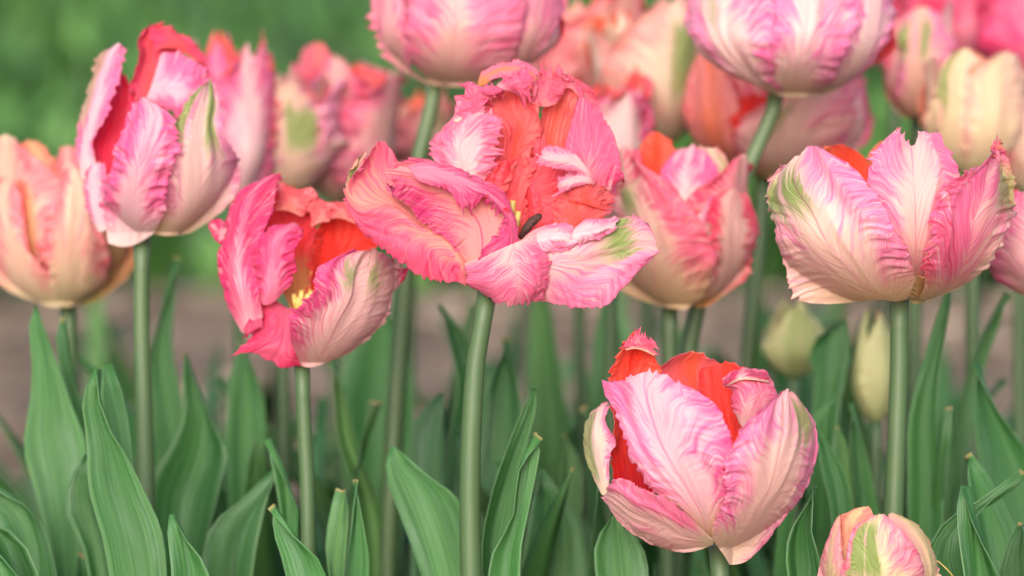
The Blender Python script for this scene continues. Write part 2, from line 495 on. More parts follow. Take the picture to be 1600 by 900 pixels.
def tube(name, pts, rad, mat, parent, ns=14, sub=6):
    """a round swept tube through world points"""
    pts = np.asarray(pts, float); rad = np.asarray(rad, float)
    d = np.linalg.norm(np.diff(pts, axis=0), axis=1)
    K = np.concatenate([[0], np.cumsum(d)]); K /= K[-1]
    q = np.linspace(0, 1, max(4, (len(pts) - 1) * sub + 1))
    C = hermite(K, pts, q); R = np.interp(q, K, rad)
    R = R * (1 + 0.10 * (vnoise(q * 9, q * 0, len(bpy.data.objects)) - 0.5))
    Tn = np.gradient(C, axis=0); Tn /= np.linalg.norm(Tn, axis=1, keepdims=True)
    ref = np.array([0.0, 1.0, 0.0]) if abs(Tn[:, 1]).mean() < 0.8 else np.array([1.0, 0, 0])
    A = np.cross(Tn, ref); A /= np.linalg.norm(A, axis=1, keepdims=True)
    B = np.cross(Tn, A)
    th = np.linspace(0, 2 * math.pi, ns, endpoint=False)
    V = C[:, None] + R[:, None, None] * (A[:, None] * np.cos(th)[None, :, None] + B[:, None] * np.sin(th)[None, :, None])
    n = len(q)
    V = V.reshape(-1, 3)
    F = []
    for i in range(n - 1):
        for j in range(ns):
            k = (j + 1) % ns
            F.append((i * ns + j, i * ns + k, (i + 1) * ns + k, (i + 1) * ns + j))
    F.append(tuple(range(ns))[::-1]); F.append(tuple((n - 1) * ns + j for j in range(ns)))
    loc = np.array(parent.location) if parent is not None else np.zeros(3)
    me = bpy.data.meshes.new(name)
    me.from_pydata([tuple(x) for x in (V - loc)], [], F)
    me.polygons.foreach_set('use_smooth', [True] * len(F))
    me.materials.append(mat); me.update()
    o = bpy.data.objects.new(name, me); SC.collection.objects.link(o)
    if parent is not None: o.parent = parent
    return o


def flower(key, D, stem, cup, label, group='parrot tulips in the flower bed', name='parrot_tulip', rad=(15, 16), stemD=0.0, lean=0.0, stem_col=None):
    """stem: photo pixels of the stem from the flower down; the stem goes on to the ground below the frame"""
    st = np.asarray(stem, float)
    Ds = np.full(len(st), D + stemD)
    P = unproject(st[:, 0], st[:, 1], Ds)
    foot = P[-1].copy(); foot[2] = 0.0; foot[0] += lean + 0.12 * (P[-1][0] - P[-2][0]); 
    mid = P[-1] * 0.5 + foot * 0.5; mid[0] = P[-1][0] * 0.6 + foot[0] * 0.4
    e = empty(name, tuple(foot), label, 'tulip', group)
    S = D * W / 1600
    pts = np.concatenate([[P[0] + UPV * 10 * S], P, [mid], [foot]])
    r = np.interp(np.arange(len(pts)), [0, 1, len(st), len(pts) - 1], [rad[0] * 1.15, rad[0], rad[1], rad[1] * 1.1]) * S
    s = tube('stem', pts[::-1], r[::-1], M_STEM, e)
    fl = dict(D=D, cup=cup, e=e, S=S, foot=foot)
    FL[key] = fl
    return fl


def grid_from(fl, rows, frame, z='f', lift=0.0, nu=90, nv=44):
    ox, oy, sc = frame
    R = []
    for r in rows:
        R.append([(ox + p[0] / sc, oy + p[1] / sc, (p[2] / sc if len(p) > 2 else 0.0)) for p in r])
    G = patch_grid(R, nu, nv)
    zz = G[..., 2].copy()
    if z in ('f', 'b'):
        c = cup_z(G[..., 0], G[..., 1], fl['cup'])
        zz += c if z == 'f' else -c
    zz += lift
    return np.stack([G[..., 0], -G[..., 1], zz], -1)


def petal(fl, patches, pal, frame=(0, 0, 1), name='petal', label=None, parent=None, nu=90, nv=44, z='f', lift=0.0, cam_side='out',
          geo=None, **pk):
    SEED[0] += 1
    seed = SEED[0]
    if not isinstance(patches[0], dict):
        patches = [dict(rows=patches)]
    parts = []
    for i, q in enumerate(patches):
        g = dict(geo or {}); g.update(q.get('geo', {}))
        G = grid_from(fl, q['rows'], q.get('frame', frame), q.get('z', z), q.get('lift', lift), q.get('nu', nu), q.get('nv', nv))
        parts.append(finish_grid(G, fl, seed + 100 * i, q.get('cam_side', cam_side), **g))
    o = shell(parts, name, [M_OUT, M_IN], parent or fl['e'])
    set_palette(o, pal, seed, **pk)
    if label: o['label'] = label
    return o


def cup_petals(fl, cx, yb, H, R, n, pal, lean=0.0, open_=0.0, phase=0.0, inner=False, tipw=0.5, geo=None, nu=44, nv=22, skip=(), **pk):
    """a whorl of n petals round the flower axis, in flower pixel space"""
    out = []
    for i in range(n):
        if i in skip: continue
        SEED[0] += 1
        seed = SEED[0]
        rr = np.random.RandomState(seed)
        phi = phase + 2 * math.pi * i / n + rr.uniform(-0.15, 0.15)
        Hi = H * rr.uniform(0.86, 1.07)
        t = np.linspace(0, 1, nu)[:, None]; v = np.linspace(-1, 1, nv)[None, :]
        prof = np.where(t < 0.45, np.sin(np.clip(t, 0, 0.45) / 0.45 * math.pi / 2) ** 0.62, 1 + (open_ - 0.0) * ((t - 0.45) / 0.55) ** 1.6)
        prof = np.maximum(prof, 0.06) * (0.86 if inner else 1.0)
        w = (math.pi / n) * 1.25 * np.sin(np.pi * np.clip(0.12 + t * (0.88 - tipw * 0.12), 0, 1)) ** 0.5
        ang = phi + v * w
        r = R * prof * (1 + 0.06 * v * v)
        x = cx + r * np.sin(ang) + lean * t ** 1.5
        y = -(yb - Hi * (t - 0.10 * v * v * t * t))
        zz = r * np.cos(ang)
        G = np.stack([x, y + 0 * x, zz], -1)
        g = dict(crimp=2.5, crimp_len=14, ruffle=5, teeth=5, teeth_len=12)
        g.update(geo or {})
        cs = 'A'
        o = shell([finish_grid(G, fl, seed, cs, **g)], 'petal', [M_OUT, M_IN], fl['e'])
        q = dict(pk)
        q['gv'] = rr.uniform(0.1, 0.35); q.setdefault('gw', 0.3)
        q['pink'] = pk.get('pink', 0.0) + rr.uniform(-0.08, 0.08)
        set_palette(o, pal, seed, **q)
        out.append(o)
    return out

# ================================================================ the wide open tulip in the middle
A = flower('A', 0.950, [(762, 462), (748, 530), (738, 640), (734, 780), (736, 905)], (760, 200, 120, 470),
           'wide open fringed coral pink tulip in the middle, dark anther in its centre', rad=(14, 17))
h = (520, 70, 2.092); h1 = (660, 85, 4.5); h2 = (530, 210, 3.4625); h3 = (780, 200, 3.104)
HG = dict(crimp=2.2, crimp_len=11, ruffle=3, ruffle_len=42, teeth=4, teeth_len=7, rand=1.0)
# left petal, boat shaped, seen from inside, near margin rolled down
petal(A, [
    [(660, 560, -30), (690, 640, 0), (705, 700, 40), (705, 760, 40), (700, 818, 20)],
    [(600, 520, -20), (650, 610, 10), (680, 680, 60), (690, 750, 70), (690, 818, 45)],
    [(480, 380, -20), (540, 480, 10), (580, 560, 75), (615, 660, 90), (615, 795, 55)],
    [(350, 230, -30), (410, 400, -10), (440, 480, 65), (470, 600, 95), (480, 778, 50)],
    [(300, 115, -40), (290, 290, -40), (300, 385, 45), (320, 500, 85), (335, 700, 40)],
    [(235, 45, -30), (190, 230, -55), (190, 380, 35), (190, 470, 65), (205, 600, 25)],
    [(170, 85, 0), (115, 220, -35), (100, 380, 25), (105, 440, 48), (110, 515, 15)],
    [(130, 150, 20), (75, 260, 0), (55, 340, 20), (55, 390, 30), (66, 440, 15)],
    [(122, 180, 30), (62, 240, 20), (32, 300, 20), (33, 340, 20), (44, 385, 12)]],
    'salmon', h2, z=0, cam_side='in', nu=130, nv=90, geo=dict(HG, crimp=2.6, crimp_len=9, teeth=4, edges=(0.6, 1.3), ruffle=2),
    ipink=0.06, sidep=0.22, ib=(-0.5, -0.3), label='left petal rolled over at its near edge')
petal(A, [[(40, 330, -20), (90, 330, -35), (150, 330, -60)], [(42, 240, -20), (80, 230, -45), (140, 200, -60)], [(70, 180, -20), (95, 150, -45), (135, 125, -40)], [(100, 150, -20), (120, 120, -35), (150, 100, -30)]],
      'cream', h2, z=0, green=0.9, gv=-0.3, gw=0.8, g0=0.1, g1=1.3, nu=40, nv=24)
# front petal, curled in, fringe on the left
petal(A, [dict(rows=[
    [(690, 715, 60), (705, 730, 55), (735, 730, 60), (765, 740, 90), (800, 735, 125)],
    [(625, 640, 88), (690, 640, 48), (770, 640, 48), (860, 650, 90), (950, 650, 128)],
    [(580, 565, 92), (660, 520, 45), (760, 490, 38), (880, 480, 78), (965, 490, 125)],
    [(500, 520, 92), (590, 460, 40), (690, 390, 28), (810, 350, 68), (905, 345, 122)],
    [(430, 465, 97), (520, 390, 40), (600, 310, 25), (700, 250, 68), (790, 258, 122)],
    [(390, 395, 105), (460, 340, 60), (520, 270, 50), (590, 215, 88), (680, 205, 122)],
    [(335, 345, 115), (400, 290, 92), (450, 230, 90), (490, 185, 104), (560, 170, 118)],
    [(295, 315, 124), (310, 255, 118), (330, 205, 116), (380, 155, 110), (450, 130, 108)],
    [(280, 300, 130), (285, 250, 126), (292, 200, 124), (320, 150, 118), (390, 125, 112)]],
    geo=dict(HG, tip=9, teeth=3, crimp=3.4, crimp_len=10, slope=-0.3))],
    'salmon', h2, z=0, cam_side='in', nu=120, nv=80, ipink=-0.10, ib=(-0.2, 0.2), ribc=0.9,
    over=dict(i=(0xF7A2A4, 0xE64C88, 0xC92A68, 0xFAC8C8, 0xF8A080)), label='front petal curling inwards with a dark pink fringe')
petal(A, [
    [(372, 172, 108), (376, 180, 112), (380, 188, 112)],
    [(415, 145, 112), (420, 195, 128), (420, 245, 126)],
    [(470, 135, 106), (480, 200, 132), (485, 270, 128)],
    [(540, 165, 112), (565, 220, 138), (585, 300, 128)],
    [(620, 175, 118), (650, 250, 148), (675, 395, 136)],
    [(720, 215, 120), (735, 290, 152), (720, 370, 140)],
    [(800, 258, 122), (795, 310, 150), (770, 345, 140)],
    [(880, 315, 124), (860, 365, 148), (845, 390, 140)],
    [(945, 415, 126), (925, 450, 150), (900, 470, 140)],
    [(968, 520, 128), (935, 545, 152), (880, 535, 142)],
    [(972, 610, 130), (930, 620, 154), (840, 560, 145)],
    [(955, 660, 128), (890, 670, 154), (760, 660, 145)],
    [(860, 735, 120), (800, 735, 146), (748, 745, 138)]],
    'hot', h2, z=0, cam_side='out', nu=130, nv=40, geo=dict(crimp=3, crimp_len=8, ruffle=5, ruffle_len=30, teeth=7, teeth_len=7, slope=0.1, edges=(0, 1)),
    pink=0.12, over=dict(o=(0xF29ABC, 0xE04C88, 0xBE2462, 0xF6BAD2, 0xEC7090)), ob=(-0.5, -0.3), label='rolled rim of the front petal')
# pink drooping lobe under the centre
petal(A, [[(430, 715, 70), (520, 680, 95), (590, 650, 108), (640, 630, 98), (665, 620, 90)],
          [(435, 750, 90), (520, 740, 122), (600, 730, 138), (660, 710, 128), (700, 690, 112)],
          [(440, 785, 82), (520, 798, 122), (600, 808, 128), (660, 795, 120), (705, 770, 105)],
          [(462, 806, 60), (530, 838, 92), (590, 848, 98), (640, 842, 92), (690, 836, 70)]],
      'salmon', h, z=0, cam_side='in', nu=80, nv=80, geo=dict(HG, tip=6, teeth=3, slope=0.0, crimp=1.5), ipink=0.28, ib=(-0.5, -0.3),
      over=dict(i=(0xFBC6C4, 0xF27CA6, 0xDE2F68, 0xFCDDE4, 0xF8C0B0)))
# right front petal with two green flames
petal(A, [
    [(140, 838, 50), (140, 800, 80), (110, 740, 100), (95, 660, 110), (95, 580, 100), (120, 530, 60)],
    [(215, 845, 70), (220, 795, 105), (195, 720, 128), (170, 630, 132), (165, 540, 108), (190, 480, 62)],
    [(290, 856, 84), (305, 790, 112), (285, 700, 142), (265, 605, 144), (262, 520, 114), (280, 455, 70)],
    [(400, 877, 95), (420, 780, 118), (410, 690, 126), (385, 600, 152), (365, 545, 142), (372, 490, 92)],
    [(500, 868, 100), (520, 750, 112), (512, 655, 98), (490, 575, 118), (478, 505, 108), (470, 450, 74)],
    [(545, 840, 95), (585, 715, 98), (600, 625, 88), (592, 545, 84), (588, 475, 78), (585, 430, 58)],
    [(610, 760, 82), (660, 655, 84), (680, 585, 74), (680, 515, 64), (668, 460, 58), (650, 425, 48)],
    [(680, 690, 62), (730, 630, 64), (752, 580, 54), (745, 530, 44), (735, 490, 38), (722, 465, 30)],
    [(740, 640, 52), (762, 612, 52), (772, 585, 46), (768, 555, 40), (758, 530, 34), (748, 510, 28)]],
    'blush', h3, z=0, cam_side='out', nu=120, nv=80, geo=dict(HG, crimp=3.0, crimp_len=9, teeth=4, ruffle=3.5), pink=-0.02,
    green=1.0, gv=0.38, gw=0.78, hv=-0.9, hw=0.0, g0=0.5, g1=0.88, label='right petal with a broad green flame',
    over=dict(o=(0xF9CCCC, 0xF592C0, 0xE84E94, 0xFCE6EC, 0xF8C0BC)), ob=(-0.1, 0.3))
petal(A, [dict(rows=[[(150, 590, 125), (165, 535, 132), (200, 495, 80)], [(215, 610, 148), (225, 530, 160), (255, 470, 90)], [(290, 600, 160), (300, 525, 172), (320, 462, 96)],
                     [(345, 580, 160), (352, 530, 168), (360, 480, 100)], [(362, 560, 158), (364, 530, 160), (368, 490, 104)]]),
          dict(rows=[[(352, 540, 160), (356, 510, 158), (372, 478, 104)], [(385, 562, 168), (400, 505, 168), (415, 450, 100)], [(440, 560, 158), (455, 500, 160), (465, 446, 94)],
                     [(500, 525, 138), (515, 480, 138), (530, 440, 82)], [(560, 490, 112), (570, 462, 108), (580, 432, 70)]])],
      'pink', h3, z=0, cam_side='out', nu=70, nv=40, geo=dict(crimp=2.4, crimp_len=9, ruffle=4, ruffle_len=26, teeth=3.5, teeth_len=8, edges=(1, 0.4), rand=1), pink=-0.05,
      over=dict(o=(0xFBDDE4, 0xF592BE, 0xEA4C92, 0xFDEEF4, 0xF590B4)), ob=(-0.4, -0.2), label='pale rolled margin of the right petal')
petal(A, [[(120, 640, 124), (140, 640, 130), (160, 640, 124)], [(150, 690, 132), (185, 690, 140), (205, 660, 132)], [(200, 690, 138), (215, 690, 144), (222, 660, 138)]],
      'hot', h3, z=0, nu=24, nv=14, geo=dict(teeth=4, teeth_len=5), pink=0.3, lift=9)
petal(A, [[(80, 680, 118), (100, 690, 124), (110, 680, 118)], [(80, 740, 122), (105, 745, 128), (130, 740, 122)], [(110, 790, 116), (122, 795, 118), (130, 780, 116)]],
      'hot', h3, z=0, nu=24, nv=14, geo=dict(teeth=4, teeth_len=5), pink=0.3, lift=9)
# left back petal, pale pink and crimped
petal(A, [
    [(170, 1000, -250), (260, 980, -190), (350, 960, -170), (440, 930, -190)],
    [(130, 880, -260), (230, 870, -180), (350, 860, -140), (450, 840, -170)],
    [(80, 770, -300), (200, 755, -190), (350, 740, -130), (485, 725, -160)],
    [(62, 665, -320), (180, 650, -210), (350, 630, -140), (515, 640, -160)],
    [(85, 595, -330), (220, 560, -230), (370, 530, -150), (535, 555, -165)],
    [(215, 470, -300), (290, 470, -230), (400, 455, -170), (535, 480, -170)],
    [(330, 400, -250), (380, 410, -220), (440, 415, -190), (518, 425, -175)]],
    'pink', h1, z=0, cam_side='out', nu=100, nv=60, geo=dict(HG, crimp=4.5, crimp_len=11, teeth=7, teeth_len=9, slope=-0.25), pink=0.1,
    over=dict(o=(0xFBD0D4, 0xF884B0, 0xF04A70, 0xFCE2EA, 0xF9A0A0)), ob=(-0.3, -0.1))
petal(A, [[(220, 470, -280), (300, 480, -260), (390, 480, -240)], [(240, 380, -280), (320, 380, -250), (420, 400, -230)], [(265, 325, -280), (330, 310, -250), (420, 340, -230)]],
      'pink', h1, z=0, nu=40, nv=30, geo=dict(HG, teeth=5, tip=5))
# coral back petals seen from inside
petal(A, [
    [(520, 1500, -230), (650, 1520, -290), (800, 1450, -290)],
    [(440, 1180, -260), (600, 1200, -350), (800, 1150, -330)],
    [(445, 900, -270), (600, 900, -380), (770, 810, -320)],
    [(490, 680, -260), (640, 650, -390), (790, 620, -310)],
    [(520, 520, -250), (680, 490, -380), (838, 520, -290)],
    [(430, 410, -280), (640, 400, -390), (846, 380, -290)],
    [(410, 330, -300), (600, 290, -390), (810, 345, -300)],
    [(420, 280, -300), (600, 230, -370), (740, 310, -290)]],
    'coral', h1, z=0, cam_side='in', nu=110, nv=70, geo=dict(HG, crimp=6.0, crimp_len=17, teeth=4, slope=0.05, ruffle=7, rand=3), ipink=0.22, ib=(0.0, 0.1),
    label='coral back petal seen from inside')
petal(A, [
    [(720, 1500, -290), (900, 1520, -330), (1080, 1480, -240)],
    [(700, 1200, -330), (880, 1200, -400), (1080, 1150, -260)],
    [(740, 900, -350), (900, 870, -440), (1060, 850, -300)],
    [(775, 620, -350), (900, 580, -460), (1035, 600, -330)],
    [(830, 400, -350), (950, 380, -460), (1090, 340, -350)],
    [(860, 320, -370), (960, 270, -450), (1110, 245, -370)]],
    'coral', h1, z=0, cam_side='in', nu=90, nv=60, geo=dict(HG, crimp=4, crimp_len=14, teeth=3, rand=2.5), ipink=0.18, ib=(0.0, 0.1),
    over=dict(i=(0xFC6A54, 0xFC7C78, 0xF0404E, 0xFFA498, 0xF05040)))
# fringed bands along the top
FG = dict(crimp=3.5, crimp_len=8, ruffle=7, ruffle_len=16, teeth=9, teeth_len=5, tip=5, rand=1)
petal(A, [dict(rows=[[(330, 495, -230), (370, 470, -240), (425, 440, -230)], [(335, 400, -230), (380, 380, -220), (425, 350, -230)],
                     [(315, 300, -240), (370, 310, -215), (420, 320, -240)], [(305, 218, -250), (385, 255, -210), (450, 320, -240)],
                     [(430, 222, -250), (460, 270, -205), (490, 315, -240)], [(540, 220, -250), (548, 252, -215), (555, 285, -240)]]),
          dict(rows=[[(520, 215, -240), (555, 240, -200), (610, 262, -230)], [(600, 155, -240), (640, 205, -195), (670, 270, -230)],
                     [(690, 130, -240), (720, 190, -200), (740, 290, -240)], [(730, 100, -240), (765, 170, -210), (775, 250, -240)]])],
      'pink', h1, z=0, nu=110, nv=36, geo=FG, pink=0.45, over=dict(o=(0xFBC0CC, 0xF56E9A, 0xEA3E78, 0xFCD8E2, 0xF56E9A)), ob=(-0.5, -0.3),
      label='fringed pink margin folded over the coral petal')
petal(A, [[(388, 225, -420), (412, 222, -400), (440, 225, -400)], [(415, 130, -430), (450, 150, -400), (490, 180, -380)], [(500, 78, -440), (535, 110, -400), (570, 170, -380)],
          [(600, 48, -440), (625, 100, -400), (650, 180, -380)], [(720, 52, -440), (725, 110, -400), (725, 190, -380)], [(815, 130, -430), (795, 180, -400), (770, 270, -390)]],
      'peach', h1, z=0, cam_side='in', nu=70, nv=30, geo=dict(HG, teeth=2), ipink=0.25, over=dict(i=(0xF09A60, 0xF58AA8, 0xF0508A, 0xFFC0C0, 0xE09850)))
petal(A, [dict(rows=[[(760, 335, -310), (850, 368, -300), (945, 345, -310)], [(775, 265, -330), (860, 275, -290), (962, 290, -320)], [(790, 195, -350), (880, 185, -310), (1010, 225, -340)]]),
          dict(rows=[[(950, 268, -330), (1040, 238, -320), (1112, 325, -330)], [(990, 225, -340), (1060, 205, -320), (1118, 260, -340)], [(1030, 195, -350), (1080, 195, -330), (1110, 225, -350)]]),
          dict(rows=[[(820, 210, -360), (900, 225, -350), (985, 215, -360)], [(810, 150, -370), (890, 110, -360), (990, 145, -370)]], geo=dict(tip=14, teeth_len=7)),
          dict(rows=[[(1040, 320, -400), (1130, 330, -410), (1230, 340, -420)], [(1000, 200, -400), (1120, 230, -410), (1225, 300, -420)], [(1000, 150, -400), (1060, 160, -410), (1180, 230, -420)]])],
      'coral', h1, z=0, nu=60, nv=50, geo=dict(FG, teeth=5, ruffle=5, tip=5), pink=0.35, over=dict(o=(0xFAA0A8, 0xF6688C, 0xEC3C60, 0xFBC8D0, 0xF6688C)), ob=(-0.5, -0.3),
      label='crumpled pink top of the right back petal')
# smooth folded pink petal on the right
petal(A, [
    [(1010, 1150, -240), (1180, 1180, -230), (1330, 1120, -260)],
    [(1000, 900, -260), (1180, 920, -220), (1370, 900, -280)],
    [(1015, 650, -280), (1140, 700, -210), (1392, 760, -300)],
    [(1070, 450, -290), (1125, 560, -230), (1340, 560, -320)],
    [(1090, 350, -300), (1118, 400, -260), (1230, 400, -330)],
    [(1105, 310, -310), (1130, 305, -300), (1165, 325, -330)]],
    'pink', h1, z=0, cam_side='out', nu=80, nv=50, geo=dict(HG, crimp=0.8, teeth=1.2, ruffle=1), pink=0.35,
    over=dict(o=(0xFBA8B8, 0xF7729E, 0xF05484, 0xFBB4C6, 0xF7688C)), ob=(-0.3, 0.1))
petal(A, [[(515, 300, -100), (530, 310, -90), (548, 292, -100)], [(518, 255, -100), (545, 258, -80), (580, 255, -100)], [(540, 200, -110), (562, 195, -95), (602, 245, -100)]],
      'hot', h3, z=0, nu=30, nv=24, geo=dict(teeth=4, tip=4, teeth_len=5), pink=0.3)
# curled feathered lobe
petal(A, [dict(rows=[[(455, 265, 0), (447, 225, 10), (425, 185, 0)], [(370, 205, 30), (375, 165, 40), (375, 128, 20)], [(255, 195, 40), (275, 150, 50), (300, 98, 25)],
                     [(200, 180, 30), (215, 140, 35), (250, 85, 15)], [(175, 160, 20), (190, 125, 22), (230, 85, 8)]]),
          dict(rows=[[(460, 270, 10), (450, 250, 15), (440, 228, 10)], [(380, 280, 40), (375, 250, 45), (365, 222, 35)], [(320, 310, 45), (300, 280, 50), (290, 245, 40)], [(290, 320, 40), (280, 290, 42), (280, 260, 36)]])],
      'pink', h3, z=0, nu=70, nv=44, geo=dict(crimp=1.0, ruffle=3, teeth=3, tip=8, teeth_len=6), pink=0.02,
      over=dict(o=(0xFBD8DC, 0xF48AB4, 0xEA4A8A, 0xFDEEF0, 0xF88AA0)), ob=(-0.1, 0.2))
# crumpled coral tuft
petal(A, [dict(rows=[[(262, 470, -30), (360, 500, 10), (500, 460, -30)], [(272, 390, -40), (380, 410, 0), (520, 400, -50)], [(310, 325, -50), (400, 325, -10), (535, 340, -60)],
                     [(350, 285, -60), (430, 265, -25), (525, 290, -70)]]),
          dict(rows=[[(330, 350, 0), (420, 370, 20), (510, 400, -20)], [(360, 300, -10), (430, 310, 20), (500, 330, -20)], [(400, 270, -20), (450, 270, 5), (500, 290, -30)]])],
      'coral', h3, z=0, cam_side='in', nu=70, nv=60, geo=dict(crimp=5, crimp_len=12, ruffle=8, ruffle_len=20, teeth=6, teeth_len=6, tip=6), ipink=0.2, ib=(-0.5, -0.3))
# layered lobes in the heart
petal(A, [[(560, 1230, -120), (640, 1260, -170), (760, 1250, -180)], [(520, 1000, -150), (620, 1000, -230), (740, 960, -200)], [(600, 860, -200), (680, 820, -260), (755, 800, -220)], [(650, 780, -220), (700, 745, -260), (745, 740, -235)]],
      'coral', h1, z=0, cam_side='in', nu=60, nv=44, geo=dict(HG, crimp=5, rand=4, ruffle=7, teeth=5), ipink=0.3, ib=(-0.2, 0.1))
petal(A, [[(790, 1230, -150), (880, 1250, -190), (1000, 1200, -150)], [(770, 980, -200), (880, 960, -270), (1020, 960, -180)], [(775, 800, -240), (860, 740, -310), (1000, 800, -230)], [(790, 620, -290), (850, 590, -320), (930, 680, -270)]],
      'coral', h1, z=0, cam_side='in', nu=60, nv=44, geo=dict(HG, crimp=4, rand=4, ruffle=7, teeth=4), ipink=0.15, ib=(-0.2, 0.1), over=dict(i=(0xFB6E6C, 0xF9667C, 0xEC3858, 0xFCA0A4, 0xF04850)))
# deep inside
petal(A, [[(500, 720, 0), (600, 690, -40), (700, 640, 0)], [(480, 560, -60), (600, 560, -110), (740, 560, -60)], [(490, 440, -90), (610, 430, -130), (760, 420, -90)], [(520, 380, -100), (620, 370, -130), (740, 370, -100)]],
      'coral', h, z=0, cam_side='in', nu=60, nv=60, geo=dict(HG, teeth=0, crimp=4, rand=6, ruffle=9), ib=(0.0, 0.2), ipink=0.1, over=dict(i=(0xF8404C, 0xFC6070, 0xEA2848, 0xFF8C90, 0xF8A850)))
S_ = A['S']
def hp(fr, x, y, z):
    px, py = fr[0] + x / fr[2], fr[1] + y / fr[2]
    return unproject(np.array(px), np.array(py), np.array(A['D'] - z / fr[2] * S_))
tube('anther', [hp(h, 612, 632, 10), hp(h, 630, 605, 15), hp(h, 650, 580, 12), hp(h, 676, 560, 5), hp(h, 682, 556, 3)],
     np.array([3.0, 6.5, 7.5, 5.5, 2.0]) * S_, M_ANTHER, A['e'])
tube('filament', [hp(h, 585, 690, 0), hp(h, 600, 655, 5), hp(h, 618, 625, 10)], np.array([3, 3, 2.2]) * S_, M_PISTIL, A['e'])
for (x0, y0, x1, y1) in ((570, 600, 590, 510), (585, 640, 606, 545)):
    tube('stamen', [hp(h, x0, y0, -20), hp(h, (x0 + x1) / 2 + 3, (y0 + y1) / 2, 0), hp(h, x1, y1, 0)], np.array([4, 5, 4.5]) * S_, M_PISTIL, A['e'])

# ================================================================ front right tulip
B = flower('B', 0.935, [(1122, 862), (1125, 885), (1126, 940)], (1095, 180, 530, 865),
           'lowest pink tulip at the front, pale broad petal over a red inside', rad=(13, 15))
b = (880, 500, 2.307)
BG = dict(crimp=1.8, crimp_len=12, ruffle=3, ruffle_len=50, teeth=2.5, teeth_len=8, rand=1.5)
petal(B, [[(400, 600, 0), (500, 620, 0), (600, 600, 0)], [(360, 420, 0), (500, 420, 0), (640, 440, 0)], [(335, 260, 0), (450, 240, 0), (610, 260, 0)], [(335, 170, 0), (440, 150, 0), (575, 170, 0)], [(390, 128, 20), (470, 118, 20), (545, 148, 20)]],
      'coral', b, z='b', lift=60, cam_side='in', nu=70, nv=50, geo=dict(BG), ipink=0.0, over=dict(i=(0xFF6A4A, 0xFF7A84, 0xF03050, 0xFFA898, 0xE03030)))
petal(B, [[(200, 640, 0), (260, 660, -10), (330, 640, -20)], [(172, 500, 40), (235, 500, -20), (320, 500, -60)], [(178, 350, 40), (245, 350, -40), (330, 350, -60)],
          [(163, 215, 10), (235, 230, -50), (330, 240, -60)], [(170, 180, 0), (245, 160, -50), (345, 180, -60)], [(192, 125, 10), (260, 105, -30), (338, 140, -50)],
          [(215, 90, 10), (268, 62, 0), (338, 100, -20)]],
      'coral', b, z=0, cam_side='in', nu=90, nv=50, geo=dict(BG, teeth=3.5, tip=9, crimp=2), ipink=-0.05, over=dict(i=(0xFF3A2C, 0xFF6650, 0xF02038, 0xFF9880, 0xD81828)), ib=(0.05, 0.5),
      label='left back petal with a ragged tip, red inside')
petal(B, [[(225, 110, 30), (270, 105, 40), (330, 130, 20)], [(232, 80, 30), (275, 75, 45), (338, 105, 20)], [(250, 58, 20), (280, 52, 30), (335, 85, 10)]], 'coral', b, z=0, nu=36, nv=40,
      geo=dict(crimp=3, ruffle=6, ruffle_len=12, teeth=5, tip=8, teeth_len=5), pink=0.4)
petal(B, [[(540, 620, 0), (610, 600, -20), (690, 540, 0)], [(520, 400, -30), (600, 400, -60), (680, 400, -20)], [(490, 235, -60), (570, 240, -100), (690, 260, -40)], [(492, 185, -60), (570, 158, -100), (660, 175, -40)]],
      'coral', b, z=0, cam_side='in', nu=60, nv=44, geo=dict(BG), ipink=-0.1, over=dict(i=(0xFF3E2E, 0xFF5A58, 0xF02038, 0xFF9080, 0xE01C28)))
petal(B, [[(625, 345, 90), (655, 390, 100), (700, 345, 90)], [(603, 300, 90), (670, 300, 130), (758, 300, 60)], [(605, 262, 80), (680, 252, 130), (767, 265, 40)], [(575, 236, 60), (650, 215, 110), (745, 215, 30)],
          [(590, 200, 40), (655, 172, 70), (715, 185, 20)], [(620, 195, 30), (660, 178, 40), (700, 190, 20)]],
      'pink', b, z=0, nu=70, nv=50, geo=dict(BG, crimp=3, teeth=3, ruffle=4), pink=0.15, over=dict(o=(0xFBD0D6, 0xF57AA8, 0xE83A6A, 0xFDE6EC, 0xFCE0E4)), label='small lobe curled over on itself')
petal(B, [[(595, 240, 90), (650, 215, 140), (740, 225, 70)], [(580, 225, 80), (640, 188, 120), (735, 205, 50)], [(600, 198, 60), (650, 172, 90), (715, 186, 30)]], 'hot', b, z=0, nu=30, nv=50,
      geo=dict(crimp=2, ruffle=4, teeth=3), pink=0.3)
petal(B, [[(140, 632, 60), (150, 630, 70), (160, 620, 70)], [(106, 560, 10), (138, 560, 50), (168, 560, 70)], [(83, 485, -20), (122, 490, 40), (173, 482, 70)], [(80, 410, -30), (118, 420, 40), (190, 432, 60)],
          [(94, 350, -30), (122, 360, 20), (152, 372, 40)], [(118, 320, -20), (138, 312, 10), (162, 312, 20)], [(148, 304, 0), (162, 300, 0), (172, 310, 0)]],
      'pink', b, z=0, nu=80, nv=44, geo=dict(BG, ruffle=4), green=0.85, gv=-0.75, gw=0.65, g0=0.05, g1=0.95, pink=0.0,
      over=dict(o=(0xF4E6D8, 0xF49AC8, 0xE04A90, 0xFBE8EE, 0xF2E0C8)), label='left petal greenish outside')
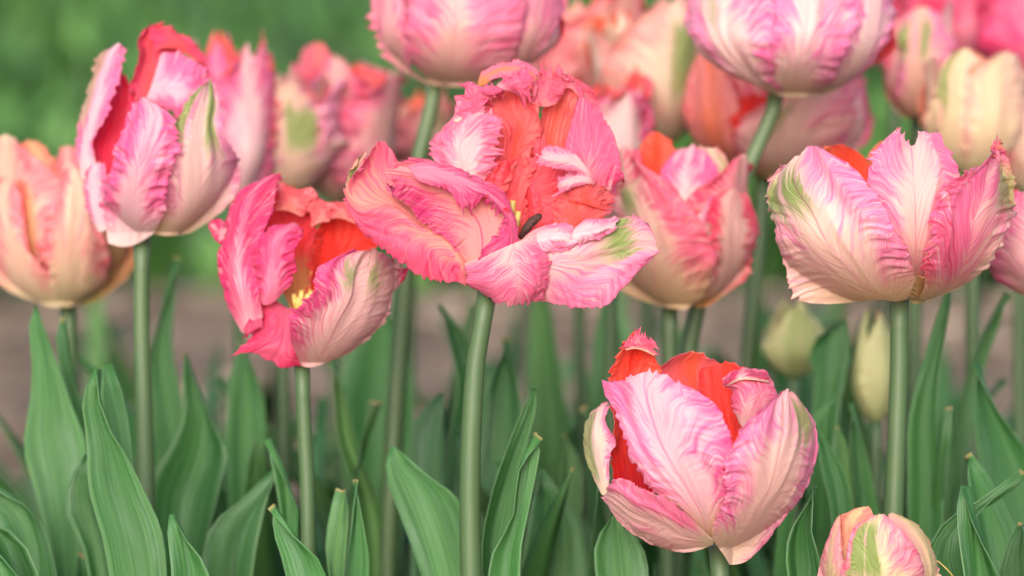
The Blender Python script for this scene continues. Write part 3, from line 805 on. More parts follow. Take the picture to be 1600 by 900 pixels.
petal(B, [[(500, 800, 0), (512, 806, 0), (525, 808, 0), (540, 804, 0), (552, 795, 0)],
          [(440, 695, 0), (475, 705, 0), (500, 708, -8), (545, 700, 0), (580, 690, 0)],
          [(325, 620, 5), (380, 595, 0), (430, 572, -12), (520, 575, 0), (606, 610, 10)],
          [(262, 525, 5), (310, 500, 0), (366, 472, -14), (470, 475, 5), (580, 525, 20)],
          [(224, 425, 0), (270, 400, 0), (326, 372, -14), (450, 372, 10), (604, 432, 20)],
          [(188, 330, -10), (240, 310, -5), (302, 282, -12), (430, 290, 5), (562, 335, 10)],
          [(152, 250, -20), (225, 240, -10), (292, 215, -10), (400, 245, 0), (510, 278, 0)],
          [(150, 215, -25), (215, 222, -15), (296, 188, -10), (395, 215, 0), (470, 252, 0)]],
      'pink', b, lift=14, nu=130, nv=90, geo=dict(BG, crimp=1.6, teeth=2.5, tip=5, rib=0), pink=-0.12, ribc=0.8, ob=(0.0, 0.3),
      over=dict(o=(0xF8CCDA, 0xF380B8, 0xE84A90, 0xFDEBF0, 0xF8DCC0)), label='broad pale pink front petal')
petal(B, [[(538, 812, 6), (542, 800, 6), (540, 790, 0)],
          [(450, 836, 0), (458, 780, 14), (447, 705, 10)],
          [(330, 808, 0), (350, 725, 14), (352, 632, 10)],
          [(228, 755, -10), (250, 680, 8), (262, 602, 0)],
          [(158, 672, -20), (180, 630, 0), (204, 573, -10)],
          [(142, 645, -30), (155, 622, -10), (175, 575, -20)]],
      'pink', b, lift=26, nu=100, nv=60, geo=dict(BG, crimp=2.2, teeth=2.5, slope=0.2, edges=(0.3, 1)), pink=0.0, sidep=0.5, ob=(0.0, 0.2),
      over=dict(o=(0xFBD6D4, 0xF58AB4, 0xEA4C8C, 0xFDEAEC, 0xF8E0C4)), label='low left petal with a pink rim')
petal(B, [[(538, 790, 0), (552, 812, 0), (570, 835, -5), (588, 860, -10), (600, 882, -10)],
          [(538, 745, 10), (592, 768, 14), (640, 790, 5), (660, 825, -10), (655, 872, -20)],
          [(562, 688, 14), (632, 690, 20), (702, 692, 10), (748, 715, -5), (752, 765, -30)],
          [(592, 608, 16), (672, 592, 22), (752, 592, 14), (812, 615, 0), (820, 672, -30)],
          [(575, 532, 16), (680, 492, 24), (780, 490, 14), (855, 510, 0), (885, 575, -40)],
          [(612, 455, 12), (702, 412, 20), (800, 402, 10), (868, 405, 0), (913, 455, -40)],
          [(658, 375, 8), (732, 350, 14), (800, 332, 5), (850, 325, -5), (895, 350, -30)],
          [(742, 297, 0), (775, 278, 4), (800, 264, 0), (820, 268, -5), (848, 290, -20)],
          [(780, 262, 0), (795, 255, 0), (805, 252, 0), (815, 258, -5), (828, 268, -10)]],
      'pink', b, lift=24, nu=130, nv=90, geo=dict(BG, crimp=3.2, crimp_len=13, teeth=3.0), pink=-0.06, sidep=-0.15, green=0.9, gv=0.52, gw=0.26, g0=0.6, g1=0.99, ob=(-0.1, 0.2),
      over=dict(o=(0xF9D8CE, 0xF590C2, 0xE84E96, 0xFDEDF0, 0xF8DCC8)), label='right petal with a green streak near its tip')

# ================================================================ right tulip, cream and pink, wide cup
C = flower('C', 0.965, [(1405, 470), (1405, 560), (1401, 680), (1396, 800), (1393, 900)], (1390, 192, 215, 478),
           'wide cream and pink tulip at the right, magenta ruffles on one petal', rad=(14, 17))
c = (1180, 190, 2.902)
CG = dict(crimp=2.0, crimp_len=12, ruffle=3, ruffle_len=50, teeth=3, teeth_len=9, rand=1.5)
petal(C, [[(350, 500, 0), (450, 520, 0), (570, 500, 0)], [(310, 220, 0), (430, 240, 0), (560, 260, 0)], [(303, 118, 0), (425, 130, 0), (540, 215, 0)], [(325, 106, 0), (400, 106, 0), (490, 155, 0)]],
      'coral', c, z='b', lift=10, cam_side='in', nu=60, nv=44, geo=dict(CG, teeth=1), ipink=-0.2, over=dict(i=(0xFF5A40, 0xFF8A60, 0xF23A38, 0xFFA080, 0xE84030)))
petal(C, [[(500, 500, 0), (620, 520, 0), (760, 500, 0)], [(525, 250, 0), (640, 240, 0), (800, 260, 0)], [(525, 135, 0), (590, 100, 0), (700, 110, 0)], [(545, 110, 0), (570, 95, 0), (640, 100, 0)]],
      'peach', c, z='b', lift=10, cam_side='in', nu=50, nv=34, geo=dict(CG))
petal(C, [[(700, 812, 0), (730, 826, 0), (770, 815, 0)], [(700, 770, 0), (770, 790, 0), (820, 780, 0)], [(680, 690, 0), (770, 700, 0), (840, 680, 0)]],
      'peach', c, lift=-14, nu=30, nv=24, geo=dict(CG), over=dict(o=(0xFBE0A8, 0xFBD8A0, 0xF8C890, 0xFCE8C0, 0xFBDCA0)))
petal(C, [[(700, 805, 0), (720, 812, 0), (735, 814, 0), (750, 812, 0), (765, 805, 0)],
          [(680, 640, 0), (705, 640, 0), (727, 640, -5), (760, 640, 0), (800, 640, 0)],
          [(610, 480, 0), (670, 480, 0), (726, 480, -8), (790, 480, 0), (860, 480, 0)],
          [(548, 330, 0), (640, 330, 0), (722, 330, -10), (810, 325, 0), (900, 320, 0)],
          [(534, 200, -5), (625, 200, 0), (716, 200, -10), (820, 205, 0), (930, 240, -10)],
          [(566, 112, -20), (640, 110, -8), (711, 120, -16), (795, 110, -8), (885, 150, -20)],
          [(615, 55, -30), (660, 55, -20), (711, 88, -24), (765, 55, -20), (840, 80, -30)]],
      'blush', c, lift=-16, nu=120, nv=80, geo=dict(CG, teeth=6, tip=8, crimp=2.0, teeth_len=11), pink=-0.02, ribc=1.0, ob=(-0.1, 0.2),
      over=dict(o=(0xFBD6D0, 0xF58AB8, 0xE8488A, 0xFDECEC, 0xF6D0B8)), label='middle petal with a grooved pink midrib and toothed top')
petal(C, [[(560, 806, 0), (590, 810, 0), (620, 814, 0), (650, 814, 0), (690, 806, 0)],
          [(300, 826, -5), (420, 785, 0), (520, 762, 0), (610, 745, 0), (724, 720, 10)],
          [(172, 768, -10), (290, 690, 0), (420, 650, 0), (540, 605, 6), (700, 625, 20)],
          [(132, 640, -10), (210, 580, 0), (330, 540, -6), (470, 480, 10), (648, 520, 22)],
          [(82, 480, -10), (150, 440, 0), (260, 405, -8), (400, 365, 10), (578, 375, 20)],
          [(50, 340, -10), (100, 320, 0), (190, 290, -6), (330, 250, 8), (510, 285, 12)],
          [(70, 250, -10), (120, 225, 0), (190, 200, -4), (290, 175, 4), (420, 190, 6)],
          [(112, 205, -5), (165, 178, 0), (215, 148, 0), (262, 115, 0), (310, 130, 0)]],
      'blush', c, lift=18, nu=130, nv=90, geo=dict(CG, crimp=2.2, teeth=3.5, edges=(1.2, 0.8)), pink=-0.10, sidep=0.22, green=1.0, gv=-0.12, gw=0.27, hv=-0.72, hw=0.27, g0=0.58, g1=0.96, ob=(0.0, 0.35),
      over=dict(o=(0xF9E0D2, 0xF89CC8, 0xEA5296, 0xFDF0EE, 0xF4DAB4)), label='left petal, cream with two green flames')
petal(C, [[(740, 806, 0), (760, 812, 0), (780, 812, 0), (800, 804, 0), (825, 792, 0)],
          [(772, 720, 10), (830, 722, 16), (890, 740, 5), (930, 742, -5), (960, 722, -20)],
          [(764, 640, 18), (850, 622, 26), (940, 640, 10), (1000, 662, 0), (1030, 655, -20)],
          [(800, 545, 24), (880, 522, 32), (972, 542, 12), (1050, 562, 0), (1088, 572, -20)],
          [(800, 420, 26), (892, 402, 36), (992, 432, 14), (1090, 452, 0), (1142, 452, -20)],
          [(850, 322, 20), (932, 312, 30), (1032, 332, 12), (1112, 342, 0), (1167, 355, -20)],
          [(928, 252, 10), (1000, 242, 20), (1062, 232, 8), (1112, 222, 0), (1152, 235, -20)],
          [(1050, 172, 0), (1078, 155, 6), (1095, 142, 4), (1112, 142, 0), (1128, 155, -10)],
          [(1083, 98, 0), (1090, 84, 0), (1095, 76, 0), (1101, 84, 0), (1110, 105, 0)]],
      'blush', c, lift=16, nu=130, nv=100, geo=dict(CG, crimp=6.0, crimp_len=13, teeth=5, edges=(1.3, 0.3), slope=0.3), pink=0.3, sidep=-0.7, green=0.8, gv=0.72, gw=0.38, g0=0.52, g1=0.93, ob=(0.0, 0.25),
      over=dict(o=(0xF8DEC8, 0xF27AA8, 0xE02860, 0xFDE8EC, 0xF4D4AC)), label='right petal with a deeply ruffled magenta margin')

# ================================================================ coral tulip left of the middle, seen into the cup
Dd = flower('D', 0.985, [(472, 572), (474, 640), (480, 760), (483, 900)], (480, 135, 290, 575),
            'coral pink tulip left of centre, yellow stamens visible in its red cup', rad=(11, 13))
d = (310, 260, 2.726)
DG = dict(crimp=2.6, crimp_len=12, ruffle=4, ruffle_len=40, teeth=4, teeth_len=9, rand=1.5)
petal(Dd, [[(390, 600, -40), (430, 610, -60), (470, 600, -40)], [(340, 480, -120), (420, 480, -180), (480, 470, -120)], [(280, 340, -180), (400, 350, -240), (480, 330, -160)],
           [(270, 220, -180), (395, 210, -260), (495, 240, -170)], [(290, 120, -180), (390, 120, -250), (510, 180, -180)], [(310, 62, -180), (400, 90, -230), (490, 120, -180)]],
      'coral', d, z=0, cam_side='in', nu=70, nv=50, geo=DG, ipink=0.1, ib=(0.25, 0.5), over=dict(i=(0xF0302C, 0xF64858, 0xD01434, 0xFF8C84, 0xF6B070)))
petal(Dd, [[(430, 600, -40), (470, 610, -60), (510, 590, -40)], [(460, 480, -120), (520, 470, -170), (600, 450, -110)], [(478, 330, -170), (610, 330, -260), (740, 360, -130)],
           [(500, 250, -190), (620, 240, -270), (790, 330, -140)], [(530, 190, -190), (610, 165, -250), (720, 240, -160)]],
      'coral', d, z=0, cam_side='in', nu=70, nv=50, geo=dict(DG, teeth=5), ipink=0.1, ib=(0.1, 0.3), over=dict(i=(0xF42A20, 0xFA4C40, 0xD81828, 0xFF9080, 0xF07848)))
petal(Dd, [dict(rows=[[(330, 190, -150), (380, 190, -140), (440, 215, -150)], [(345, 110, -160), (400, 120, -140), (480, 160, -150)], [(360, 70, -160), (410, 85, -150), (480, 115, -160)]]),
           dict(rows=[[(480, 260, -150), (520, 240, -145), (560, 235, -150)], [(480, 190, -160), (520, 180, -150), (560, 200, -155)], [(485, 140, -165), (520, 140, -160), (555, 165, -165)]]),
           dict(rows=[[(550, 230, -165), (600, 220, -160), (680, 250, -160)], [(560, 180, -175), (600, 165, -165), (660, 190, -165)], [(575, 160, -180), (605, 148, -175), (640, 165, -175)]])],
      'coral', d, z=0, nu=36, nv=40, geo=dict(DG, ruffle=6, teeth=6, tip=6), pink=0.3, over=dict(o=(0xFBA8A0, 0xF8707C, 0xF04458, 0xFCD0C8, 0xF87070)), ob=(-0.4, -0.2),
      label='ragged coral tops of the back petals')
petal(Dd, [[(185, 710, 0), (225, 700, 30), (275, 640, 40)], [(128, 590, -20), (190, 565, 50), (262, 570, 50)], [(94, 430, -60), (165, 420, 30), (240, 440, 20)], [(108, 300, -80), (170, 290, 10), (262, 310, -20)],
           [(128, 190, -100), (200, 165, -20), (302, 205, -60)], [(175, 110, -110), (250, 95, -40), (315, 135, -80)], [(270, 50, -120), (320, 38, -70), (352, 45, -100)]],
      'hot', d, z=0, lift=20, nu=90, nv=60, geo=dict(DG, crimp=3.5), pink=0.25, ob=(-0.3, -0.1), over=dict(o=(0xF8C0D2, 0xEC4484, 0xD4205C, 0xFBE4EC, 0xF8D8E0)))
petal(Dd, [[(125, 335, -60), (128, 290, -50), (122, 240, -60)], [(80, 318, -60), (85, 275, -45), (92, 230, -60)], [(46, 262, -60), (48, 250, -55), (58, 235, -60)]], 'hot', d, z=0, nu=30, nv=20, geo=dict(DG, teeth=2), pink=0.15)
petal(Dd, [[(262, 585, 80), (300, 590, 95), (345, 558, 90)], [(243, 515, 90), (310, 505, 120), (388, 490, 95)], [(230, 420, 90), (310, 410, 130), (392, 415, 95)], [(252, 340, 70), (320, 330, 115), (410, 345, 80)],
           [(305, 278, 40), (360, 268, 80), (440, 300, 50)], [(365, 255, 20), (400, 250, 35), (437, 275, 30)]],
      'hot', d, z=0, nu=90, nv=60, geo=dict(DG, crimp=5.5, crimp_len=11), pink=0.12, over=dict(o=(0xF694B8, 0xEA4888, 0xCC1A5A, 0xFAC4D6, 0xF07CA4)), label='inner petal curled like a shell with dark crimps')
petal(Dd, [dict(rows=[[(250, 590, 40), (320, 570, 30), (390, 610, 20), (440, 600, 20)], [(262, 650, 70), (330, 670, 80), (405, 690, 70), (500, 690, 60)], [(215, 735, 100), (300, 750, 110), (390, 785, 100), (520, 800, 70)],
                     [(150, 800, 110), (235, 795, 115), (350, 845, 80), (500, 845, 50)]], geo=dict(tip=3)),
           dict(rows=[[(262, 620, 85), (272, 660, 95), (275, 690, 95)], [(228, 640, 100), (235, 680, 112), (250, 700, 105)], [(205, 670, 105), (195, 710, 115), (200, 730, 112)]], geo=dict(teeth=4, tip=4), nu=36, nv=30)],
      'hot', d, z=0, cam_side='in', nu=70, nv=60, geo=dict(DG, crimp=2.5, teeth=4, slope=0.1, ruffle=6), ipink=0.0, ib=(-0.5, -0.3), over=dict(i=(0xF26A90, 0xEC3E74, 0xD01A56, 0xFAB0C4, 0xE83060)),
      label='lower front petal bent down, deep pink')
petal(Dd, [[(440, 850, 0), (470, 857, 0), (500, 852, 0), (530, 842, 0), (565, 828, 0)],
           [(385, 710, 30), (460, 745, 10), (540, 775, 0), (620, 785, 0), (670, 780, -20)],
           [(405, 610, 30), (500, 645, 15), (590, 662, 5), (690, 690, 0), (775, 685, -20)],
           [(490, 535, 30), (570, 542, 20), (650, 552, 5), (740, 572, 0), (820, 585, -20)],
           [(502, 460, 25), (580, 442, 20), (670, 450, 5), (760, 462, 0), (848, 465, -20)],
           [(555, 395, 15), (630, 375, 10), (700, 375, 0), (770, 380, 0), (838, 400, -10)],
           [(625, 364, 0), (670, 360, 0), (715, 361, 0), (760, 365, 0), (800, 372, 0)]],
      'hot', d, lift=16, nu=110, nv=80, geo=dict(DG, crimp=3.2), pink=-0.2, sidep=-0.5, green=0.8, gv=-0.12, gw=0.17, hv=0.42, hw=0.2, g0=0.6, g1=0.95, ob=(-0.2, 0.05),
      over=dict(o=(0xF9D2D2, 0xEC5C9A, 0xD42468, 0xFAE0E4, 0xF6C4BC)), label='right front petal, dusty pink with two green flames')
petal(Dd, [[(820, 520, 60), (835, 530, 70), (850, 510, 60)], [(835, 450, 50), (855, 470, 60), (880, 455, 50)], [(850, 430, 45), (865, 430, 50), (878, 440, 45)]], 'hot', d, z=0, nu=24, nv=20, geo=dict(DG, teeth=2), pink=0.2)
def fp(F, fr, x, y, z):
    return unproject(np.array(fr[0] + x / fr[2]), np.array(fr[1] + y / fr[2]), np.array(F['D'] - z / fr[2] * F['S']))
for (x0, y0, x1, y1) in ((420, 610, 405, 545), (435, 610, 440, 530), (445, 615, 468, 545), (430, 620, 425, 560), (455, 610, 482, 530)):
    tube('stamen', [fp(Dd, d, x0, y0, 10), fp(Dd, d, (x0 + x1) / 2, (y0 + y1) / 2, 20), fp(Dd, d, x1, y1, 15)], np.array([3, 4.5, 4]) * Dd['S'], M_PISTIL, Dd['e'])

# ================================================================ tall pink tulip on the left
E = flower('E', 1.02, [(222, 378), (221, 470), (224, 620), (228, 760), (230, 900)], (250, 125, 50, 372),
           'tall pink tulip at the left, frilled red crest and green striped petal', rad=(13, 15))
ee = (100, 30, 2.433)
EG = dict(crimp=3.0, crimp_len=13, ruffle=4, ruffle_len=45, teeth=4, teeth_len=9, rand=1.5)
petal(E, [[(100, 580, 0), (170, 610, -20), (230, 570, 0)], [(80, 500, 0), (170, 490, -60), (250, 430, -20)], [(130, 390, -20), (200, 380, -80), (262, 340, -30)], [(180, 280, -30), (230, 280, -80), (275, 290, -40)], [(205, 190, -30), (225, 215, -60), (252, 270, -40)]],
      'hot', ee, z=0, cam_side='in', nu=60, nv=40, geo=EG, ipink=0.0, ib=(-0.2, 0.1), over=dict(i=(0xEE2A50, 0xF03C68, 0xD01848, 0xF87090, 0xD02848)))
petal(E, [dict(rows=[[(230, 420, -40), (300, 400, -60), (380, 380, -60)], [(250, 300, -50), (310, 300, -80), (380, 290, -80)], [(258, 220, -60), (320, 205, -110), (420, 195, -90)], [(280, 130, -70), (340, 115, -130), (450, 120, -100)],
                     [(272, 85, -80), (350, 58, -130), (500, 100, -100)], [(310, 35, -90), (380, 28, -120), (440, 70, -110)]]),
           dict(rows=[[(340, 120, -60), (420, 110, -50), (520, 170, -60)], [(330, 75, -80), (430, 75, -60), (530, 145, -70)], [(330, 40, -90), (420, 55, -80), (490, 90, -85)]], geo=dict(ruffle=9, ruffle_len=15, crimp=5, teeth=7, tip=7))],
      'hot', ee, z=0, cam_side='in', nu=80, nv=60, geo=dict(EG, teeth=6, tip=7, ruffle=6), ipink=0.0, ib=(-0.5, -0.3), over=dict(i=(0xFA5A62, 0xF4507C, 0xE22850, 0xFF98A8, 0xF04C60)), label='frilled red crest petal')
petal(E, [[(300, 320, 20), (330, 260, 40), (370, 130, -10)], [(395, 345, 60), (420, 265, 60), (440, 125, 10)], [(440, 388, 60), (485, 285, 60), (500, 165, 10)], [(490, 392, 40), (532, 290, 30), (540, 190, 0)]],
      'pink', ee, z=0, nu=70, nv=70, geo=dict(EG, slope=-0.1, crimp=3.5, tip=6), pink=0.15, ob=(-0.4, -0.2), over=dict(o=(0xFBC8DC, 0xF67CB4, 0xEC3C84, 0xFCE4F0, 0xF6B0CC)), label='pink lobe folded outwards below the crest')
petal(E, [[(66, 600, 20), (95, 610, 40), (135, 590, 40)], [(54, 500, 0), (78, 490, 30), (112, 475, 40)], [(66, 390, -10), (105, 385, 30), (152, 385, 40)], [(88, 280, -20), (135, 275, 20), (190, 285, 30)],
           [(118, 190, -30), (165, 182, 10), (217, 190, 10)], [(158, 124, -30), (190, 120, 0), (226, 132, 0)], [(192, 104, -20), (210, 98, 0), (224, 106, 0)]],
      'pink', ee, z=0, nu=80, nv=50, geo=EG, pink=0.1, green=0.6, gv=-0.85, gw=0.5, g0=0.3, g1=1.1, over=dict(o=(0xF3D8E4, 0xF080B8, 0xDC3C88, 0xFBE4F0, 0xEEDCE4)), label='left petal edged with pale green')
petal(E, [[(128, 805, 0), (150, 808, 10), (175, 780, 10)], [(84, 700, 0), (122, 705, 20), (170, 690, 30)], [(74, 620, 0), (112, 605, 20), (165, 600, 30)], [(88, 568, 0), (120, 556, 10), (162, 560, 20)]],
      'pink', ee, z=0, lift=20, nu=50, nv=40, geo=EG, pink=0.0, over=dict(o=(0xF0D8E8, 0xEE84B4, 0xDC4C90, 0xF8E8F0, 0xF0E0E8)))
petal(E, [[(330, 815, 0), (400, 824, 0), (475, 815, 0)], [(360, 735, 0), (480, 755, 0), (590, 738, 0)], [(380, 625, 0), (520, 635, 0), (668, 625, 0)], [(405, 505, 0), (530, 505, 0), (662, 550, 0)],
           [(430, 400, 0), (530, 392, 0), (596, 430, 0)], [(480, 300, 0), (550, 290, 0), (598, 312, 0)], [(525, 248, 0), (555, 235, 0), (578, 258, 0)]],
      'blush', ee, lift=0, nu=100, nv=60, geo=dict(EG, crimp=1.8), pink=-0.12, green=0.95, gv=0.3, gw=0.36, hv=-0.95, hw=0.35, g0=0.5, g1=1.1, ob=(0.0, 0.3),
      over=dict(o=(0xFBE2DC, 0xF4A0CA, 0xE85C98, 0xFBEAEA, 0xF2D8C0)), label='right petal with a long green stripe')
petal(E, [[(168, 852, 0), (250, 864, 0), (340, 815, 0)], [(158, 760, 0), (260, 772, 10), (375, 745, 0)], [(155, 650, 0), (270, 652, 10), (392, 660, 0)], [(180, 550, 0), (290, 540, 10), (415, 560, 0)],
           [(220, 440, -10), (310, 430, 5), (438, 460, 0)], [(255, 340, -20), (320, 340, 0), (398, 370, 0)], [(275, 305, -20), (300, 300, -10), (335, 310, -10)]],
      'pink', ee, lift=18, nu=110, nv=80, geo=dict(EG, crimp=6, crimp_len=15), pink=0.12, sidep=-0.2, ob=(-0.1, 0.3), over=dict(o=(0xFAD0E0, 0xF472B0, 0xE63C86, 0xFDEAF2, 0xF6E0E0)), label='front petal, pink with white crimps')

# ================================================================ blurred tulips behind
SG = dict(crimp=3, crimp_len=14, ruffle=4, ruffle_len=40, teeth=4, teeth_len=10, rand=1.5)
F = flower('F', 1.11, [(106, 478), (108, 540), (114, 700), (118, 900)], (92, 118, 215, 480),
           'peach tulip at the left edge with coral streaks and an olive green side', rad=(12, 14))
f = (0, 200, 3)
cup_petals(F, 92, 478, 255, 96, 3, 'peach', phase=math.pi, geo=SG, skip=())
petal(F, [[(40, 500, 0), (60, 500, 0), (90, 500, 0)], [(0, 250, 0), (40, 240, 0), (90, 250, 0)], [(-10, 100, 0), (30, 95, 0), (85, 110, 0)], [(0, 70, 0), (30, 58, 0), (70, 75, 0)]], 'peach', f, z='b', lift=20, cam_side='in', nu=40, nv=30, geo=SG)
petal(F, [[(190, 700, 0), (215, 700, 0), (240, 690, 0)], [(110, 500, 0), (180, 500, 0), (250, 490, 0)], [(90, 330, 0), (180, 320, 0), (275, 330, 0)], [(90, 170, 0), (170, 150, 0), (255, 160, 0)], [(105, 85, 0), (150, 65, 0), (215, 95, 0)]],
      'peach', f, lift=-18, cam_side='in', nu=50, nv=36, geo=SG, ipink=-0.15, over=dict(i=(0xF8C090, 0xF88078, 0xF0504C, 0xFBD0B0, 0xF0A080)), ib=(0.0, 0.2))
petal(F, [[(250, 300, 0), (300, 300, 0), (360, 300, 0)], [(260, 200, 0), (310, 190, 0), (370, 200, 0)], [(280, 110, 0), (320, 85, 0), (370, 100, 0)]], 'peach', f, lift=-30, nu=40, nv=30, geo=SG, pink=0.1)
petal(F, [[(200, 828, 0), (260, 840, 0), (320, 838, 0)], [(10, 740, 0), (130, 760, 0), (290, 770, 0)], [(-70, 580, 0), (70, 590, 0), (235, 680, 0)], [(-85, 430, 0), (20, 430, 0), (140, 580, 0)],
           [(-70, 310, 0), (10, 290, 0), (115, 470, 0)], [(-20, 250, 0), (35, 235, 0), (100, 320, 0)]],
      'peach', f, lift=14, nu=70, nv=50, geo=SG, pink=0.02, ob=(0.1, 0.45), label='front left petal split by coral streaks')
petal(F, [[(260, 832, 0), (310, 840, 0), (370, 825, 0)], [(225, 680, 0), (330, 700, 0), (470, 740, 0)], [(215, 550, 0), (330, 530, 0), (510, 610, 0)], [(235, 410, 0), (345, 375, 0), (470, 470, 0)],
           [(262, 280, 0), (350, 255, 0), (440, 320, 0)], [(290, 215, 0), (345, 195, 0), (400, 240, 0)]],
      'peach', f, lift=16, nu=70, nv=50, geo=SG, pink=-0.02, ob=(0.1, 0.4))
petal(F, [[(340, 830, 0), (400, 830, 0), (470, 805, 0)], [(400, 710, 0), (510, 725, 0), (598, 700, 0)], [(420, 570, 0), (530, 560, 0), (632, 590, 0)], [(430, 440, 0), (500, 410, 0), (600, 470, 0)], [(450, 340, 0), (510, 330, 0), (570, 380, 0)]],
      'peach', f, lift=4, nu=60, nv=44, geo=SG, pink=-0.1, over=dict(o=(0xE2C48C, 0xECAA84, 0xE06848, 0xF0D8A8, 0xC4B86C)), green=0.5, gv=-0.55, gw=0.35, g0=-0.1, g1=0.8)

G = flower('G', 1.06, [(1046, 478), (1046, 560), (1044, 700), (1043, 900)], (1066, 116, 215, 484),
           'blurred pink and peach tulip just behind the wide open bloom on its right', rad=(12, 14))
g = (930, 200, 3)
cup_petals(G, 1064, 478, 235, 104, 3, 'coral', phase=math.pi, geo=SG)
petal(G, [[(220, 270, 0), (285, 280, 0), (350, 260, 0)], [(212, 150, 0), (290, 150, 0), (372, 140, 0)], [(218, 80, 0), (290, 62, 0), (362, 70, 0)], [(245, 45, 0), (290, 28, 0), (340, 48, 0)]],
      'coral', g, lift=-60, cam_side='in', nu=50, nv=40, geo=dict(SG, teeth=6, tip=6), ib=(-0.2, 0.0), over=dict(i=(0xFF5230, 0xFF7058, 0xF02C2C, 0xFFA890, 0xFF5030)))
petal(G, [[(100, 350, 0), (150, 340, 0), (220, 340, 0)], [(95, 200, 0), (150, 190, 0), (215, 190, 0)], [(110, 110, 0), (160, 95, 0), (210, 120, 0)]], 'coral', g, lift=-50, nu=40, nv=30, geo=SG, pink=0.1)
petal(G, [[(440, 560, 0), (480, 580, 0), (540, 540, 0)], [(330, 340, 0), (430, 360, 0), (545, 350, 0)], [(305, 230, 0), (430, 200, 0), (600, 270, 0)], [(335, 150, 0), (440, 125, 0), (560, 170, 0)], [(390, 96, 0), (450, 90, 0), (520, 110, 0)]],
      'pink', g, lift=-12, nu=60, nv=44, geo=SG, pink=0.0)
petal(G, [[(545, 310, 0), (600, 330, 0), (660, 295, 0)], [(520, 190, 0), (590, 190, 0), (640, 225, 0)], [(480, 96, 0), (530, 84, 0), (585, 105, 0)]], 'cream', g, lift=-18, nu=50, nv=36, geo=SG, green=0.6, gv=0.6, gw=0.4, g0=0.2, pink=-0.1)
petal(G, [[(470, 840, 0), (530, 835, 0), (600, 785, 0)], [(530, 670, 0), (620, 695, 0), (705, 700, 0)], [(545, 490, 0), (640, 495, 0), (738, 565, 0)], [(552, 340, 0), (640, 345, 0), (746, 440, 0)], [(590, 300, 0), (650, 290, 0), (720, 325, 0)]],
      'hot', g, lift=8, nu=60, nv=50, geo=dict(SG, crimp=4), pink=-0.08, over=dict(o=(0xF8D0C4, 0xF45078, 0xE82848, 0xFBE0DC, 0xF0B070)), label='right petal with red frilled edges')
petal(G, [[(300, 835, 0), (350, 846, 0), (420, 852, 0)], [(145, 775, 0), (290, 770, 0), (500, 795, 0)], [(85, 650, 0), (280, 625, 0), (560, 640, 0)], [(75, 490, 0), (250, 470, 0), (552, 560, 0)],
           [(82, 365, 0), (200, 335, 0), (470, 420, 0)], [(105, 290, 0), (180, 260, 0), (345, 295, 0)], [(150, 248, 0), (200, 236, 0), (265, 252, 0)]],
      'peach', g, lift=16, nu=70, nv=56, geo=dict(SG, crimp=4), pink=-0.04, sidep=0.3, green=0.9, gv=-0.3, gw=0.28, g0=0.6, g1=1.0, ob=(0.1, 0.45),
      over=dict(o=(0xF8D8C4, 0xF780A0, 0xEE3C60, 0xFDE8E0, 0xF2D6B0)), label='front petal, peach with a green flame')

H = flower('H', 1.09, [(680, 130), (668, 190), (655, 245), (640, 340), (633, 450), (618, 640), (606, 900)], (735, 150, -70, 136),
           'large pale pink tulip at the top cut off by the frame, on a leaning stem', rad=(12, 15))
hh = (560, 0, 2.963)
cup_petals(H, 735, 128, 190, 135, 3, 'pink', phase=math.pi, geo=SG)
HP = dict(o=(0xF9CFC8, 0xF88FB8, 0xF2588C, 0xFBDCE0, 0xF6D4C0))
petal(H, [[(310, 388, 0), (345, 394, 0), (385, 396, 0)], [(120, 250, 0), (190, 280, 0), (265, 335, 0)], [(74, 120, 0), (150, 130, 0), (238, 230, 0)], [(62, 0, 0), (140, 0, 0), (225, 100, 0)], [(75, -130, 0), (140, -150, 0), (210, -40, 0)]],
      'pink', hh, lift=8, nu=60, nv=44, geo=SG, pink=-0.02, over=HP)
petal(H, [[(520, 398, 0), (570, 398, 0), (640, 385, 0)], [(620, 330, 0), (730, 310, 0), (850, 215, 0)], [(690, 180, 0), (810, 150, 0), (925, 95, 0)], [(730, 40, 0), (850, 10, 0), (968, -10, 0)], [(750, -120, 0), (850, -150, 0), (950, -110, 0)]],
      'pink', hh, lift=6, nu=60, nv=44, geo=SG, pink=0.05, over=HP)
petal(H, [[(345, 395, 0), (430, 402, 0), (540, 400, 0)], [(248, 270, 0), (430, 280, 0), (690, 310, 0)], [(228, 130, 0), (450, 130, 0), (745, 170, 0)], [(220, 0, 0), (450, -20, 0), (770, 20, 0)], [(250, -140, 0), (450, -180, 0), (720, -120, 0)]],
      'pink', hh, lift=20, nu=70, nv=50, geo=SG, pink=0.06, over=HP)

I = flower('I', 1.075, [(1214, 150), (1196, 200), (1172, 255), (1152, 300), (1120, 380), (1085, 500), (1065, 640), (1055, 900)], (1236, 165, -60, 153),
           'large pale lilac pink tulip cut off by the frame, at the top right of centre', rad=(11, 14))
ii = (1000, 0, 2.667)
cup_petals(I, 1236, 142, 195, 148, 3, 'pink', phase=math.pi, geo=SG)
IP = dict(o=(0xF8E0DC, 0xF590C8, 0xEE4C96, 0xFBECEE, 0xF0DCC0))
petal(I, [[(540, 386, 0), (575, 396, 0), (620, 402, 0)], [(330, 260, 0), (430, 290, 0), (580, 340, 0)], [(212, 130, 0), (330, 130, 0), (550, 190, 0)], [(192, 60, 0), (320, 0, 0), (565, 40, 0)], [(220, -60, 0), (330, -120, 0), (520, -100, 0)]],
      'pink', ii, lift=14, nu=60, nv=50, geo=dict(SG, crimp=4), pink=-0.12, over=IP, green=0.5, gv=-0.1, gw=0.12, g0=0.5)
